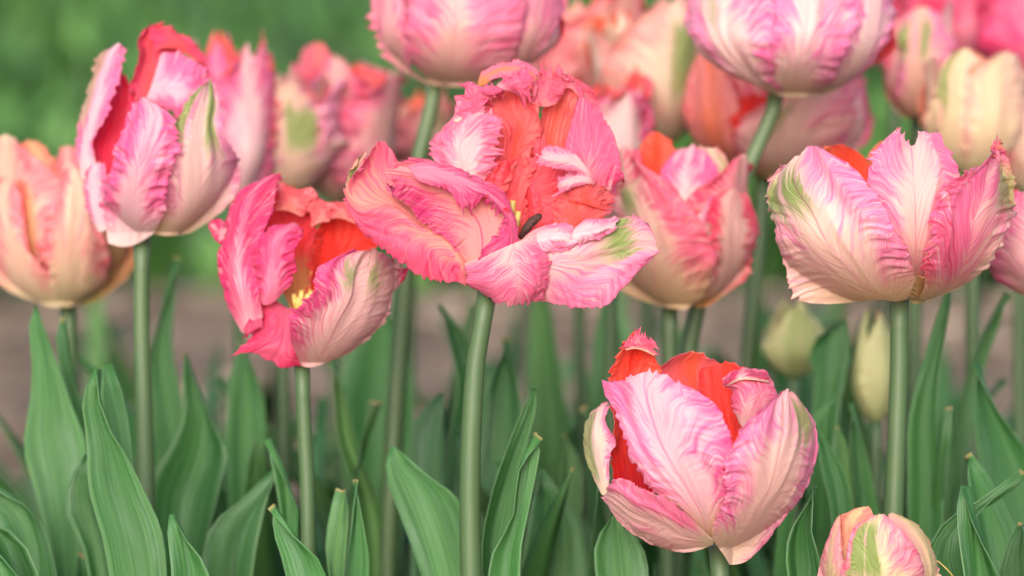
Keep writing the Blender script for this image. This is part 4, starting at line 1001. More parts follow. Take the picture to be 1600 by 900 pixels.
petal(I, [[(660, 404, 0), (740, 398, 0), (815, 376, 0)], [(760, 310, 0), (880, 300, 0), (962, 270, 0)], [(830, 190, 0), (950, 170, 0), (1042, 140, 0)], [(870, 60, 0), (980, 30, 0), (1066, 40, 0)], [(900, -80, 0), (980, -120, 0), (1050, -60, 0)]],
      'pink', ii, lift=12, nu=60, nv=50, geo=dict(SG, crimp=5), pink=0.02, over=IP)
petal(I, [[(580, 402, 0), (625, 405, 0), (690, 405, 0)], [(545, 310, 0), (650, 310, 0), (790, 340, 0)], [(555, 150, 0), (690, 140, 0), (850, 210, 0)], [(570, 0, 0), (700, -10, 0), (900, 60, 0)], [(600, -120, 0), (700, -150, 0), (840, -100, 0)]],
      'pink', ii, lift=18, nu=60, nv=50, geo=dict(SG, crimp=4), pink=-0.02, over=IP)

BLG = dict(crimp=4.5, crimp_len=13, ruffle=11, ruffle_len=34, teeth=8, teeth_len=12, tip=13, rand=4)
# farther ones: whole cups plus the petals that show
def bloom(key, D, stem, cx, yb, Hh, R, pal, label, lean=0, open_=0.05, ph=0.0, rad=(9, 11), over=None, **pk):
    fl = flower(key, D, stem, (cx, R * 1.05, yb - Hh, yb + 2), label, rad=rad)
    q = dict(pk); 
    if over: q['over'] = over
    cup_petals(fl, cx, yb, Hh * 0.98, R * 0.9, 3, pal, lean=lean, open_=open_, phase=ph + math.pi / 3, inner=True, geo=BLG, **q)
    cup_petals(fl, cx, yb, Hh, R, 3, pal, lean=lean, open_=open_, phase=ph, geo=BLG, **q)
    return fl
J1 = bloom('J1', 1.17, [(372, 330), (374, 500), (378, 900)], 366, 330, 264, 58, 'pink', 'narrow blurred pink tulip right behind the tall pink tulip at the left', ph=0.4, pink=0.2)
J2 = bloom('J2', 1.19, [(440, 312), (442, 500), (446, 900)], 442, 312, 200, 82, 'blush', 'blurred cream pink tulip with two green stripes above the coral tulip', ph=0.1, pink=-0.1, green=0.95, g0=0.3, g1=0.85,
           over=dict(o=(0xF4D8C0, 0xF4A8CC, 0xEC70A0, 0xFAE8E4, 0xE8C898)))
J3 = bloom('J3', 1.21, [(536, 318), (538, 500), (540, 900)], 534, 318, 226, 84, 'coral', 'blurred rose tulip with an orange throat between the cream pink and small apricot ones', ph=1.0, pink=0.0, open_=0.15,
           over=dict(o=(0xFAD2CA, 0xF884AE, 0xEE4880, 0xFCE2E2, 0xF6D4B8)))
petal(J3, [[(470, 240, -10), (490, 245, -10), (520, 230, -10)], [(445, 130, -20), (490, 130, -10), (540, 140, -20)], [(470, 85, -30), (495, 66, -30), (520, 90, -30)]], 'coral', nu=40, nv=30, geo=SG, pink=0.1,
      over=dict(o=(0xFB8C68, 0xF67C94, 0xF04C68, 0xFBB8B0, 0xFA7048)), ob=(0.3, 0.6))
J4 = bloom('J4', 1.30, [(640, 262), (640, 500), (640, 900)], 640, 262, 112, 62, 'peach', 'small blurred apricot tulip behind the leaning stem', ph=0.7, rad=(8, 10), green=0.6)
L1 = bloom('L1', 1.24, [(910, 180), (908, 400), (905, 560), (915, 720), (922, 900)], 905, 200, 210, 96, 'coral', 'blurred coral orange tulip at the top between the two large pale ones', ph=0.9, pink=-0.05,
           over=dict(o=(0xF8C8B4, 0xF890A0, 0xF4583C, 0xFBE0D4, 0xF4D4A8)))
petal(L1, [[(920, 100, 0), (945, 105, 0), (985, 95, 0)], [(918, 40, 0), (950, 40, 0), (985, 40, 0)], [(925, 0, 0), (950, -8, 0), (970, 0, 0)]], 'coral', nu=36, nv=26, geo=SG, lift=16, pink=0.1,
      over=dict(o=(0xFB7038, 0xFA6048, 0xF44830, 0xFB9868, 0xFBA070)), ob=(-0.3, 0.3))
L2 = bloom('L2', 1.19, [(1015, 240), (1012, 400), (1008, 900)], 1012, 240, 230, 86, 'cream', 'blurred cream tulip with a green stripe behind the right of the wide open bloom', ph=0.45, green=0.95, g0=0.25, g1=0.9, pink=0.05)
L3 = bloom('L3', 1.15, [(955, 290), (955, 500), (955, 900)], 952, 292, 168, 62, 'pink', 'blurred pale lilac tulip tucked behind the wide open bloom', ph=0.2, pink=-0.1)
K = flower('K', 1.17, [(1192, 278), (1186, 380), (1176, 480), (1168, 570), (1160, 900)], (1212, 150, 60, 280),
           'blurred coral tulip under the lilac pink one, red inside', rad=(12, 13))
kk = (1000, 0, 2.667)
cup_petals(K, 1212, 276, 190, 130, 3, 'coral', phase=math.pi, geo=SG)
petal(K, [[(540, 740, 0), (580, 745, 0), (620, 740, 0)], [(240, 600, 0), (330, 640, 0), (440, 640, 0)], [(175, 460, 0), (290, 460, 0), (400, 520, 0)], [(190, 360, 0), (290, 330, 0), (400, 400, 0)], [(250, 200, -40), (280, 180, -40), (330, 260, -40)]],
      'coral', kk, lift=6, nu=50, nv=40, geo=SG, pink=-0.02, over=dict(o=(0xFA9070, 0xF8A0A4, 0xF05048, 0xFBC8B0, 0xF0C090)), ob=(0.1, 0.4))
petal(K, [[(390, 640, 0), (400, 650, 0), (440, 600, 0)], [(390, 540, 0), (440, 540, 0), (500, 480, 0)], [(400, 400, -20), (470, 400, -30), (545, 400, -40)]], 'coral', kk, lift=10, cam_side='in', nu=40, nv=30, geo=SG, over=dict(i=(0xF03028, 0xF84840, 0xE02030, 0xFF8078, 0xF03828)), ib=(-0.4, -0.2))
petal(K, [[(540, 742, 0), (600, 746, 0), (660, 735, 0)], [(420, 640, 0), (570, 650, 0), (780, 650, 0)], [(410, 530, 0), (600, 520, 0), (880, 520, 0)], [(520, 430, 0), (680, 400, 0), (930, 420, 0)], [(640, 340, 0), (760, 320, 0), (940, 330, 0)]],
      'blush', kk, lift=14, nu=60, nv=50, geo=SG, pink=-0.1, green=0.7, gv=-0.1, gw=0.14, g0=0.3, g1=0.75, over=dict(o=(0xFBDACC, 0xF89CB6, 0xEA4C80, 0xFBD0C8, 0xE8BC90)))
petal(K, [[(760, 700, 0), (800, 690, 0), (850, 650, 0)], [(830, 600, 0), (890, 600, 0), (945, 590, 0)], [(850, 450, 0), (900, 440, 0), (958, 450, 0)], [(870, 350, 0), (910, 335, 0), (945, 350, 0)]], 'pink', kk, lift=18, nu=50, nv=36, geo=SG, pink=0.0)
M = flower('M', 1.18, [(1432, 186), (1430, 400), (1428, 600), (1424, 900)], (1438, 62, 0, 190),
           'blurred pink tulip with a green stripe at the top right, left of the cream one', rad=(10, 12))
cup_petals(M, 1438, 184, 175, 52, 3, 'blush', phase=math.pi, geo=SG)
petal(M, [[(1080, 480, 0), (1110, 490, 0), (1150, 480, 0)], [(1030, 400, 0), (1060, 420, 0), (1100, 440, 0)], [(1030, 250, 0), (1070, 240, 0), (1120, 250, 0)], [(1060, 100, 0), (1090, 80, 0), (1130, 100, 0)]], 'coral', kk, lift=4, nu=50, nv=30, geo=SG)
petal(M, [[(1090, 485, 0), (1140, 492, 0), (1190, 480, 0)], [(1075, 380, 0), (1150, 390, 0), (1250, 380, 0)], [(1085, 240, 0), (1170, 230, 0), (1290, 240, 0)], [(1090, 120, 0), (1180, 90, 0), (1300, 150, 0)], [(1120, 60, 0), (1180, 35, 0), (1250, 70, 0)]],
      'blush', kk, lift=16, nu=60, nv=44, geo=SG, pink=-0.1, green=0.95, gv=0.1, gw=0.2, hv=-0.85, hw=0.3, g0=0.45, g1=0.95, over=dict(o=(0xF6CDB8, 0xF69AC4, 0xE85C98, 0xFBDEDA, 0xF0C0A8)))
N = flower('N', 1.13, [(1520, 272), (1520, 400), (1520, 600), (1516, 900)], (1520, 84, 75, 276),
           'blurred cream tulip with green sides at the right, above the wide cream and pink tulip', rad=(10, 12))
cup_petals(N, 1520, 270, 185, 72, 3, 'cream', phase=math.pi, geo=SG)
NP = dict(o=(0xF3E4BC, 0xF4CCB8, 0xF2A0A0, 0xFAF0D8, 0xE8DCA8))
petal(N, [[(1290, 690, 0), (1330, 720, 0), (1370, 720, 0)], [(1230, 580, 0), (1290, 600, 0), (1370, 620, 0)], [(1228, 420, 0), (1300, 410, 0), (1370, 420, 0)], [(1250, 290, 0), (1310, 270, 0), (1380, 290, 0)], [(1310, 220, 0), (1350, 208, 0), (1400, 240, 0)]],
      'cream', kk, lift=10, nu=60, nv=40, geo=SG, pink=-0.15, green=0.8, gv=-0.5, gw=0.4, g0=0.35, g1=1.1, over=NP)
petal(N, [[(1350, 720, 0), (1400, 730, 0), (1460, 725, 0)], [(1350, 600, 0), (1450, 610, 0), (1560, 600, 0)], [(1360, 440, 0), (1470, 430, 0), (1596, 440, 0)], [(1380, 310, 0), (1480, 290, 0), (1600, 310, 0)], [(1480, 230, 0), (1520, 215, 0), (1570, 240, 0)]],
      'cream', kk, lift=12, nu=60, nv=44, geo=SG, pink=-0.12, over=NP)
petal(N, [[(1180, 560, 0), (1210, 580, 0), (1240, 560, 0)], [(1190, 500, 0), (1220, 490, 0), (1260, 500, 0)], [(1210, 430, 0), (1240, 415, 0), (1265, 430, 0)]], 'cream', kk, lift=14, nu=36, nv=24, geo=SG, pink=-0.2, over=NP)
O1 = bloom('O1', 1.27, [(1520, 90), (1520, 400), (1520, 900)], 1500, 110, 175, 88, 'hot', 'blurred bright pink tulip in the top right corner above the cream one', ph=0.5, open_=0.15, pink=0.15, over=dict(o=(0xFA9CB8, 0xF4588C, 0xE83060, 0xFBC0D0, 0xF8B0B8)))
O2 = bloom('O2', 1.25, [(1612, 120), (1612, 400), (1612, 900)], 1600, 128, 200, 74, 'hot', 'blurred deep rose tulip cut off by the right side of the frame, top corner', ph=0.1, pink=0.15, over=dict(o=(0xF98CB0, 0xF2508C, 0xE42C60, 0xFBB8CC, 0xF6A0B0)))
O3 = bloom('O3', 1.30, [(1398, 100), (1398, 400), (1398, 900)], 1402, 120, 150, 50, 'coral', 'blurred rose tulip mostly hidden behind the lilac pink one at the top', ph=0.8, pink=0.15)
O4 = bloom('O4', 1.0, [(1640, 470), (1640, 600), (1640, 900)], 1640, 474, 190, 92, 'pink', 'pink tulip cut off by the right edge beside the wide cream tulip', ph=-0.5, pink=0.05, rad=(14, 16),
           over=dict(o=(0xF8CCD0, 0xF288B8, 0xE44C8C, 0xFBE4E8, 0xF4C8B8)))
O5 = bloom('O5', 1.22, [(1592, 290), (1592, 500), (1592, 900)], 1602, 300, 150, 46, 'peach', 'blurred peach tulip at the right edge, behind the pale tip of the wide tulip', ph=0.2)

# ================================================================ buds
BG2 = dict(crimp=2, crimp_len=14, ruffle=2, teeth=1.5, rand=1.5)
def bud(key, D, stem, cx, yb, Hh, R, label, ph, **pk):
    fl = flower(key, D, stem, (cx, R, yb - Hh, yb), label, group='tulip buds still closed', name='tulip_bud', rad=(9, 11))
    cup_petals(fl, cx, yb, Hh * 0.97, R * 0.9, 3, 'bud', open_=-0.75, phase=ph + 1.05, inner=True, geo=BG2, tipw=0.2, **pk)
    cup_petals(fl, cx, yb, Hh, R, 3, 'bud', open_=-0.7, phase=ph, geo=BG2, tipw=0.2, **pk)
    return fl
bud('Q1', 1.16, [(1240, 590), (1240, 700), (1240, 900)], 1241, 592, 124, 50, 'rounder and higher of the two blurred yellow green buds, under the wide right tulip', 0.2, green=0.6, gw=0.7, g0=0.0, g1=1.4, pink=-0.9)
bud('Q2', 1.11, [(1369, 660), (1368, 760), (1366, 900)], 1368, 662, 168, 39, 'closed slim yellow green bud leaning against the stem of the wide right tulip', 0.5, green=0.45, gw=0.6, g0=0.0, g1=1.4, pink=-0.8)
R_ = flower('R', 0.925, [(1374, 968), (1374, 1010), (1374, 1100)], (1374, 93, 780, 972), 'large half open striped bud at the bottom edge, cream, green and pink', group='tulip buds still closed', name='tulip_bud', rad=(14, 16))
r = (1260, 780, 6.667)
RG = dict(crimp=1.4, crimp_len=12, ruffle=1.5, teeth=1.5, rand=1.0)
cup_petals(R_, 1374, 968, 150, 76, 3, 'bud', open_=-0.4, phase=math.pi, geo=RG)
petal(R_, [[(380, 700, 0), (430, 700, 0), (500, 600, 0)], [(350, 400, 0), (450, 380, 0), (560, 330, 0)], [(346, 190, 0), (480, 205, 0), (640, 220, 0)], [(420, 142, 0), (560, 102, 0), (694, 160, 0)], [(540, 92, 0), (610, 82, 0), (672, 104, 0)]],
      'bud', r, lift=-10, nu=60, nv=60, geo=dict(RG, crimp=2.0, crimp_len=7, slope=1.2), pink=0.1, ob=(-0.4, -0.2), over=dict(o=(0xF8D0A0, 0xF4A090, 0xE87070, 0xF8DCB0, 0xF0D0A0)), label='salmon striped back petal')
petal(R_, [[(600, 1240, 0), (650, 1250, 0), (700, 1250, 0)], [(145, 1000, 0), (300, 1050, 0), (460, 1060, 0)], [(138, 700, 0), (260, 720, 0), (400, 730, 0)], [(188, 480, 0), (280, 480, 0), (380, 570, 0)], [(258, 300, 0), (320, 300, 0), (360, 420, 0)], [(342, 182, 0), (350, 178, 0), (358, 260, 0)]],
      'bud', r, lift=2, nu=70, nv=50, geo=RG, pink=0.05, over=dict(o=(0xECD8A8, 0xF2A8B8, 0xDC4C68, 0xF6E4D0, 0xD8D898)))
petal(R_, [[(800, 1240, 0), (870, 1245, 0), (930, 1225, 0)], [(1140, 1060, 0), (1250, 1050, 0), (1352, 1000, 0)], [(1210, 780, 0), (1300, 760, 0), (1372, 760, 0)], [(1150, 580, 0), (1260, 560, 0), (1342, 600, 0)], [(1030, 400, 0), (1160, 360, 0), (1264, 400, 0)], [(900, 255, 0), (1010, 215, 0), (1115, 240, 0)], [(846, 182, 0), (888, 142, 0), (955, 168, 0)]],
      'bud', r, lift=3, nu=80, nv=50, geo=RG, pink=-0.15, green=0.5, gv=0.6, gw=0.5, g0=0.4, g1=1.1, over=dict(o=(0xF0DCB0, 0xF2B0B4, 0xE45C70, 0xF6E6C8, 0xE0D898)))
petal(R_, [[(690, 1245, 0), (760, 1252, 0), (830, 1245, 0)], [(410, 1050, 0), (750, 1085, 0), (1140, 1055, 0)], [(375, 800, 0), (760, 800, 0), (1225, 800, 0)], [(420, 600, 0), (740, 580, 0), (1190, 610, 0)], [(465, 400, 0), (720, 380, 0), (1090, 440, 0)],
           [(550, 255, 0), (730, 240, 0), (985, 315, 0)], [(655, 182, 0), (775, 155, 0), (855, 195, 0)]],
      'bud', r, lift=9, nu=90, nv=70, geo=dict(RG, crimp=1.8), pink=-0.05, green=1.0, gv=-0.15, gw=0.25, hv=-0.6, hw=0.3, g0=0.3, g1=0.98, ribc=0.0,
      over=dict(o=(0xF1E6BC, 0xF49AB8, 0xE8486C, 0xF8F0D4, 0xDCE0A8)), label='front petal, cream with a green flame and a pink side')

# ================================================================ leaves
def leaf_shell(P, seed, wave=1.0, thick=0.0008):
    """P (nu, nv, 3) in metres"""
    nu, nv = P.shape[:2]
    v = np.linspace(-1, 1, nv)[None] + np.zeros((nu, 1)); u = np.linspace(0, 1, nu)[:, None] + np.zeros((1, nv))
    n = normals(P)
    sd = np.where(v < 0, 0., 9.)
    hgt = wave * 0.0075 * (vnoise(u * 9 + sd, sd, seed) - 0.5) * sstep(0.2, 1, np.abs(v)) + 0.0006 * (vnoise(v * 9, u * 2, seed + 3) - 0.5)
    P = P + n * hgt[..., None]
    n = normals(P)
    th = thick * (1 - 0.7 * sstep(0.6, 1, np.abs(v)))
    uv = np.stack([(v + 1) / 2, u], -1)
    return P + n * (th / 2)[..., None], P - n * (th / 2)[..., None], uv


def put_leaf(parts, parent, tone=1.0, hue=0.5, seed=0):
    o = shell(parts, 'leaf', [M_LEAF, M_LEAF], parent)
    o['seed'] = float(seed) * 2.3; o['tone'] = float(tone); o['hue'] = float(hue)
    return o


LS = [500]
def traced_leaf(parent, D, rows, frame, fold=0.25, tone=1.0, hue=0.5, wave=1.0, foot=None, dz=0.0, bend=0.0):
    """rows base -> tip of (left, mid, right) photo points; goes on to the plant's foot below the frame; mid-line set back by fold"""
    LS[0] += 1
    ox, oy, sc = frame
    S = D * W / 1600
    R = []
    nr = len(rows)
    for k, rw in enumerate(rows):
        q = [(ox + p[0] / sc, oy + p[1] / sc) for p in rw]
        wpx = math.hypot(q[2][0] - q[0][0], q[2][1] - q[0][1])
        back = fold * wpx * 0.5
        t = k / (nr - 1)
        lean = bend * t * t * 60
        R.append([np.array(unproject(*map(np.array, (q[0][0], q[0][1], D - (back * 0.6 + lean) * S)))),
                  np.array(unproject(*map(np.array, (q[1][0], q[1][1], D + (back - lean) * S)))),
                  np.array(unproject(*map(np.array, (q[2][0], q[2][1], D - (back * 0.3 + lean) * S))))])
    R = np.array(R)
    if foot is None:
        foot = np.array(parent.location)
    m = R[0, 1]
    base = []
    for f_, wd in ((0.0, 0.012), (0.5, 0.022)):
        cpt = foot + (m - foot) * f_ ; cpt[2] = max(0.0, m[2] * f_)
        base.append([cpt + np.array([-wd * .5, -0.004, 0]), cpt + np.array([0, 0.004, 0]), cpt + np.array([wd * .5, -0.004, 0])])
    R = np.concatenate([np.array(base), R])
    c = R[:, 1]
    d = np.linalg.norm(np.diff(c, axis=0), axis=1) + 1e-4
    K = np.concatenate([[0], np.cumsum(d)]); K /= K[-1]
    vq = np.linspace(0, 1, 11)
    RR = np.array([hermite(np.array([0, .5, 1.]), r_, vq) for r_ in R])
    uq = np.linspace(0, 1, 64)
    G = hermite(K, RR, uq)
    tipL = np.linalg.norm(G[-1, -1] - G[-1, 0]) + 0.010
    f_ = np.clip((uq - (1 - tipL / d.sum())) / (tipL / d.sum()), 0, 1)
    f_ = np.sqrt(np.clip(1 - f_ ** 2, 0.0004, 1))[:, None, None]
    G = G[:, 5:6] + (G - G[:, 5:6]) * f_
    return put_leaf([leaf_shell(G, LS[0], wave)], parent, tone, hue, LS[0])


def free_leaf(parent, rr, length=None, width=None, az=None, lean=None, tone=1.0, hue=0.5, nu=26, nv=7, foot=None):
    LS[0] += 1
    L = length or rr.uniform(0.26, 0.40); wd = width or rr.uniform(0.016, 0.036)
    az = rr.uniform(0, 2 * math.pi) if az is None else az
    lean = rr.uniform(0.05, 0.35) if lean is None else lean
    curl = rr.uniform(0.1, 0.9)
    t = np.linspace(0, 1, nu)
    ang = lean + curl * t ** 2.2
    dx = np.sin(ang); dz = np.cos(ang)
    step = L / (nu - 1)
    rx = np.concatenate([[0], np.cumsum(dx[:-1] * step)]); rz = np.concatenate([[0], np.cumsum(dz[:-1] * step)])
    w = wd * 0.5 * np.clip(np.sin(np.pi * (0.10 + 0.90 * t ** 0.85)) , 0, 1) ** 0.75 + 0.0004
    tw = rr.uniform(-1.5, 1.5) * t + rr.uniform(-0.3, 0.3)
    v = np.linspace(-1, 1, nv)
    rad = np.array([math.cos(az), math.sin(az), 0]); tan = np.array([-math.sin(az), math.cos(az), 0]); zz = np.array([0, 0, 1.0])
    C = rad * rx[:, None] + zz * rz[:, None]
    Nn = rad * (-np.cos(ang))[:, None] + zz * np.sin(ang)[:, None]
    side = tan * np.cos(tw)[:, None] + Nn * np.sin(tw)[:, None]
    up = -tan * np.sin(tw)[:, None] + Nn * np.cos(tw)[:, None]
    fold = 0.5 * (1 - 0.6 * t)
    P = C[:, None] + side[:, None] * (v[None, :, None] * w[:, None, None]) + up[:, None] * ((np.abs(v)[None] ** 1.3 * (w * fold)[:, None])[..., None])
    foot = np.array(parent.location) if foot is None else foot
    return put_leaf([leaf_shell(P + foot, LS[0], 1.3)], parent, tone, hue, LS[0])


def leaf_plant(x_px, D, label, group='leafy tulip plants without a flower'):
    p = unproject(np.array(float(x_px)), np.array(900.0), np.array(D)); p[2] = 0.0
    return empty('tulip_plant', tuple(p), label, 'plant', group)

l = (0, 400, 1.8)
traced_leaf(F['e'], 1.03, [[(150, 1000), (200, 1000), (250, 1000)], [(140, 850), (190, 850), (245, 850)], [(100, 640), (170, 640), (240, 600)], [(80, 520), (140, 500), (230, 510)], [(92, 420), (140, 400), (200, 440)], [(95, 300), (128, 300), (165, 340)], [(80, 200), (108, 200), (130, 240)], [(88, 150), (98, 142), (112, 152)]], l, tone=1.0)
traced_leaf(F['e'], 1.05, [[(200, 760), (235, 760), (265, 740)], [(205, 560), (235, 570), (262, 600)], [(190, 420), (212, 420), (248, 470)], [(175, 270), (192, 270), (215, 320)], [(172, 210), (184, 205), (198, 225)], [(178, 178), (183, 175), (189, 179)]], l, tone=1.05)
p1 = leaf_plant(205, 0.97, 'pointed green leaves standing in front of the left stem, tip level with its middle')
traced_leaf(p1, 0.965, [[(330, 1000), (400, 1000), (460, 1000)], [(300, 800), (370, 800), (442, 800)], [(258, 640), (320, 640), (395, 680)], [(255, 520), (300, 520), (350, 560)], [(246, 420), (272, 430), (318, 490)], [(255, 360), (272, 360), (290, 390)], [(272, 325), (280, 318), (288, 326)]], l, fold=0.4)
traced_leaf(p1, 0.985, [[(350, 760), (375, 760), (400, 700)], [(320, 600), (345, 590), (372, 580)], [(290, 450), (320, 450), (350, 470)], [(285, 360), (300, 350), (325, 380)], [(288, 315), (294, 308), (302, 318)]], l, tone=1.05)
traced_leaf(p1, 0.975, [[(250, 1000), (290, 1000), (340, 1000)], [(225, 820), (275, 820), (330, 850)], [(185, 700), (240, 700), (300, 760)], [(200, 630), (235, 640), (270, 665)], [(245, 568), (250, 562), (258, 568)]], l, tone=0.8)
traced_leaf(p1, 0.95, [[(470, 1000), (540, 1000), (610, 1000)], [(485, 850), (530, 850), (580, 860)], [(481, 770), (505, 770), (532, 795)], [(484, 735), (492, 728), (502, 737)]], l, fold=0.5, tone=1.05)
p2 = leaf_plant(270, 1.10, 'broad curving leaf pair right of the left stem, one leaf tall and thin')
traced_leaf(p2, 1.12, [[(430, 760), (500, 740), (540, 700)], [(445, 560), (490, 560), (535, 540)], [(428, 430), (475, 440), (520, 450)], [(425, 320), (455, 325), (500, 350)], [(432, 220), (452, 220), (482, 250)], [(455, 120), (470, 110), (492, 120)], [(484, 8), (490, 0), (499, 10)]], l, tone=0.95)
traced_leaf(p2, 1.05, [[(440, 820), (510, 820), (580, 800)], [(442, 640), (520, 690), (628, 610)], [(490, 545), (565, 560), (637, 545)], [(522, 440), (570, 440), (603, 470)], [(513, 340), (540, 340), (562, 370)], [(509, 275), (520, 267), (531, 280)]], l, tone=0.85, fold=0.5)
p3 = leaf_plant(380, 1.12, 'blurred upright broad leaf under the coral tulip')
traced_leaf(p3, 1.13, [[(650, 900), (690, 900), (740, 900)], [(638, 650), (690, 650), (742, 650)], [(634, 500), (690, 500), (750, 450)], [(645, 350), (690, 340), (735, 350)], [(660, 260), (690, 240), (712, 260)]], l, tone=1.1)
traced_leaf(p3, 1.02, [[(580, 1000), (650, 1000), (720, 1000)], [(570, 860), (650, 850), (730, 850)], [(600, 760), (680, 750), (750, 740)], [(700, 690), (740, 670), (770, 660)], [(770, 610), (790, 600), (800, 610)]], l, tone=0.8)
p4 = leaf_plant(20, 0.97, 'low curled leaves in the bottom left corner')
for rw, tn, dd in (([[(150, 1000), (90, 1000), (30, 1000)], [(140, 840), (90, 800), (20, 820)], [(110, 730), (50, 700), (-20, 740)], [(40, 660), (0, 660), (-60, 720)], [(-60, 640), (-80, 650), (-90, 680)]], 0.95, 0.99),
                   ([[(140, 1050), (80, 1050), (20, 1050)], [(110, 900), (60, 880), (0, 900)], [(60, 800), (20, 790), (-40, 830)], [(-20, 740), (-50, 750), (-90, 800)]], 0.8, 0.965),
                   ([[(90, 1050), (50, 1050), (0, 1050)], [(60, 920), (20, 900), (-20, 900)], [(10, 840), (-20, 830), (-60, 850)], [(-50, 800), (-60, 800), (-80, 820)]], 1.15, 0.95)):
    traced_leaf(p4, dd, rw, l, tone=tn, fold=0.5)

m = (360, 400, 1.8)
traced_leaf(Dd['e'], 0.945, [[(180, 1000), (230, 1000), (270, 1000)], [(150, 860), (205, 860), (252, 860)], [(118, 760), (155, 760), (198, 785)], [(112, 712), (122, 697), (136, 712)]], m, fold=0.3, tone=1.1)
traced_leaf(Dd['e'], 1.0, [[(140, 780), (165, 780), (188, 760)], [(118, 620), (152, 620), (190, 680)], [(104, 550), (126, 550), (156, 590)], [(104, 518), (112, 511), (121, 520)]], m, tone=1.05)
traced_leaf(Dd['e'], 0.97, [[(275, 950), (290, 950), (310, 940)], [(270, 810), (295, 810), (320, 790)], [(290, 720), (306, 720), (326, 720)], [(307, 668), (315, 659), (324, 668)]], m, hue=0.485, tone=1.15)
traced_leaf(Dd['e'], 0.975, [[(318, 1000), (350, 1000), (388, 1000)], [(322, 850), (355, 850), (394, 850)], [(334, 740), (358, 740), (380, 760)], [(337, 650), (349, 628), (360, 645)]], m, tone=1.1)
p5 = leaf_plant(560, 1.1, 'light yellowish green leaves right of the coral tulip stem')
traced_leaf(p5, 1.1, [[(380, 1000), (420, 1000), (450, 1000)], [(330, 650), (380, 650), (430, 700)], [(293, 520), (330, 520), (362, 520)], [(280, 380), (310, 380), (335, 400)], [(274, 300), (285, 288), (297, 300)]], m, tone=1.35, hue=0.475)
traced_leaf(p5, 1.2, [[(330, 700), (420, 700), (500, 700)], [(300, 500), (420, 480), (520, 500)], [(310, 350), (420, 330), (520, 350)], [(350, 240), (430, 210), (500, 230)], [(400, 150), (440, 120), (480, 150)]], m, tone=1.15)
p6 = leaf_plant(670, 0.99, 'broad leaf pointing up left beside the stem of the wide open bloom')
traced_leaf(p6, 0.985, [[(570, 1000), (640, 1000), (720, 1000)], [(530, 860), (610, 850), (690, 830)], [(480, 720), (560, 700), (650, 700)], [(447, 620), (510, 610), (600, 650)], [(443, 560), (470, 560), (522, 590)], [(450, 543), (461, 537), (476, 546)]], m, fold=0.15, tone=1.05)
traced_leaf(p6, 1.08, [[(510, 800), (560, 800), (610, 800)], [(505, 600), (550, 590), (600, 580)], [(520, 480), (560, 460), (600, 460)], [(580, 400), (600, 390), (625, 400)]], m, tone=0.7, hue=0.52)
traced_leaf(p6, 1.1, [[(550, 760), (590, 760), (640, 760)], [(550, 560), (590, 560), (640, 560)], [(560, 440), (590, 420), (630, 450)], [(575, 420), (585, 410), (600, 420)]], m, tone=0.75, hue=0.52)
n_ = (660, 400, 1.8)
p7 = leaf_plant(790, 0.97, 'pair of twisted narrow leaves right of the stem of the wide open bloom')
traced_leaf(p7, 0.98, [[(165, 1000), (200, 1000), (240, 1000)], [(162, 800), (195, 800), (235, 800)], [(195, 650), (228, 650), (262, 620)], [(248, 520), (270, 520), (300, 500)], [(288, 430), (304, 430), (324, 420)], [(309, 380), (318, 373), (326, 385)]], n_, fold=0.6, tone=0.95)
traced_leaf(p7, 0.955, [[(185, 1000), (230, 1000), (280, 1000)], [(188, 850), (235, 850), (285, 830)], [(245, 720), (270, 720), (300, 720)], [(248, 610), (280, 620), (318, 600)], [(278, 540), (300, 540), (328, 540)], [(304, 503), (314, 497), (325, 506)]], n_, fold=0.5, tone=1.1)
p8 = leaf_plant(870, 1.03, 'wide dark leaf low behind the twisted pair, left of the front pink tulip')
traced_leaf(p8, 1.03, [[(240, 1000), (340, 1000), (460, 1000)], [(275, 820), (370, 820), (448, 820)], [(300, 690), (360, 710), (425, 740)], [(310, 620), (320, 612), (345, 640)]], n_, tone=0.85)
traced_leaf(B['e'], 0.97, [[(490, 1000), (560, 1000), (640, 1000)], [(478, 860), (540, 860), (632, 860)], [(488, 780), (540, 770), (602, 790)], [(522, 725), (540, 718), (562, 735)]], n_, tone=1.05)
p9 = leaf_plant(930, 1.12, 'blurred leaves standing behind the front pink tulip')
for rw, tn, dd, hu in (([[(380, 900), (410, 900), (440, 900)], [(380, 650), (410, 650), (450, 650)], [(385, 540), (405, 530), (430, 550)], [(385, 510), (395, 503), (410, 512)]], 1.0, 1.1, .48),
                   ([[(180, 760), (230, 760), (280, 760)], [(160, 520), (220, 520), (280, 520)], [(180, 350), (230, 340), (280, 360)], [(220, 240), (235, 230), (250, 245)]], 0.8, 1.1, .51),
                   ([[(60, 760), (100, 760), (150, 740)], [(70, 500), (130, 480), (190, 470)], [(90, 350), (140, 320), (190, 340)], [(60, 220), (90, 210), (130, 250)], [(36, 150), (44, 140), (60, 160)]], 0.75, 1.1, .51),
                   ([[(470, 760), (520, 760), (560, 740)], [(460, 500), (510, 480), (560, 480)], [(480, 330), (520, 300), (560, 310)], [(500, 160), (520, 140), (545, 160)]], 1.0, 1.2, .5),
                   ([[(300, 700), (350, 700), (420, 700)], [(300, 450), (350, 430), (410, 430)], [(300, 250), (340, 220), (380, 240)], [(310, 90), (330, 60), (360, 80)]], 1.15, 1.22, .485)):
    traced_leaf(p9, dd, rw, n_, tone=tn, hue=hu)
o_ = (1160, 440, 1.957)
traced_leaf(R_['e'], 0.94, [[(140, 1000), (190, 1000), (240, 1000)], [(124, 800), (175, 800), (237, 850)], [(140, 750), (180, 740), (216, 770)], [(175, 690), (195, 690), (222, 700)], [(205, 635), (222, 621), (236, 637)]], o_, fold=0.6, tone=0.95)
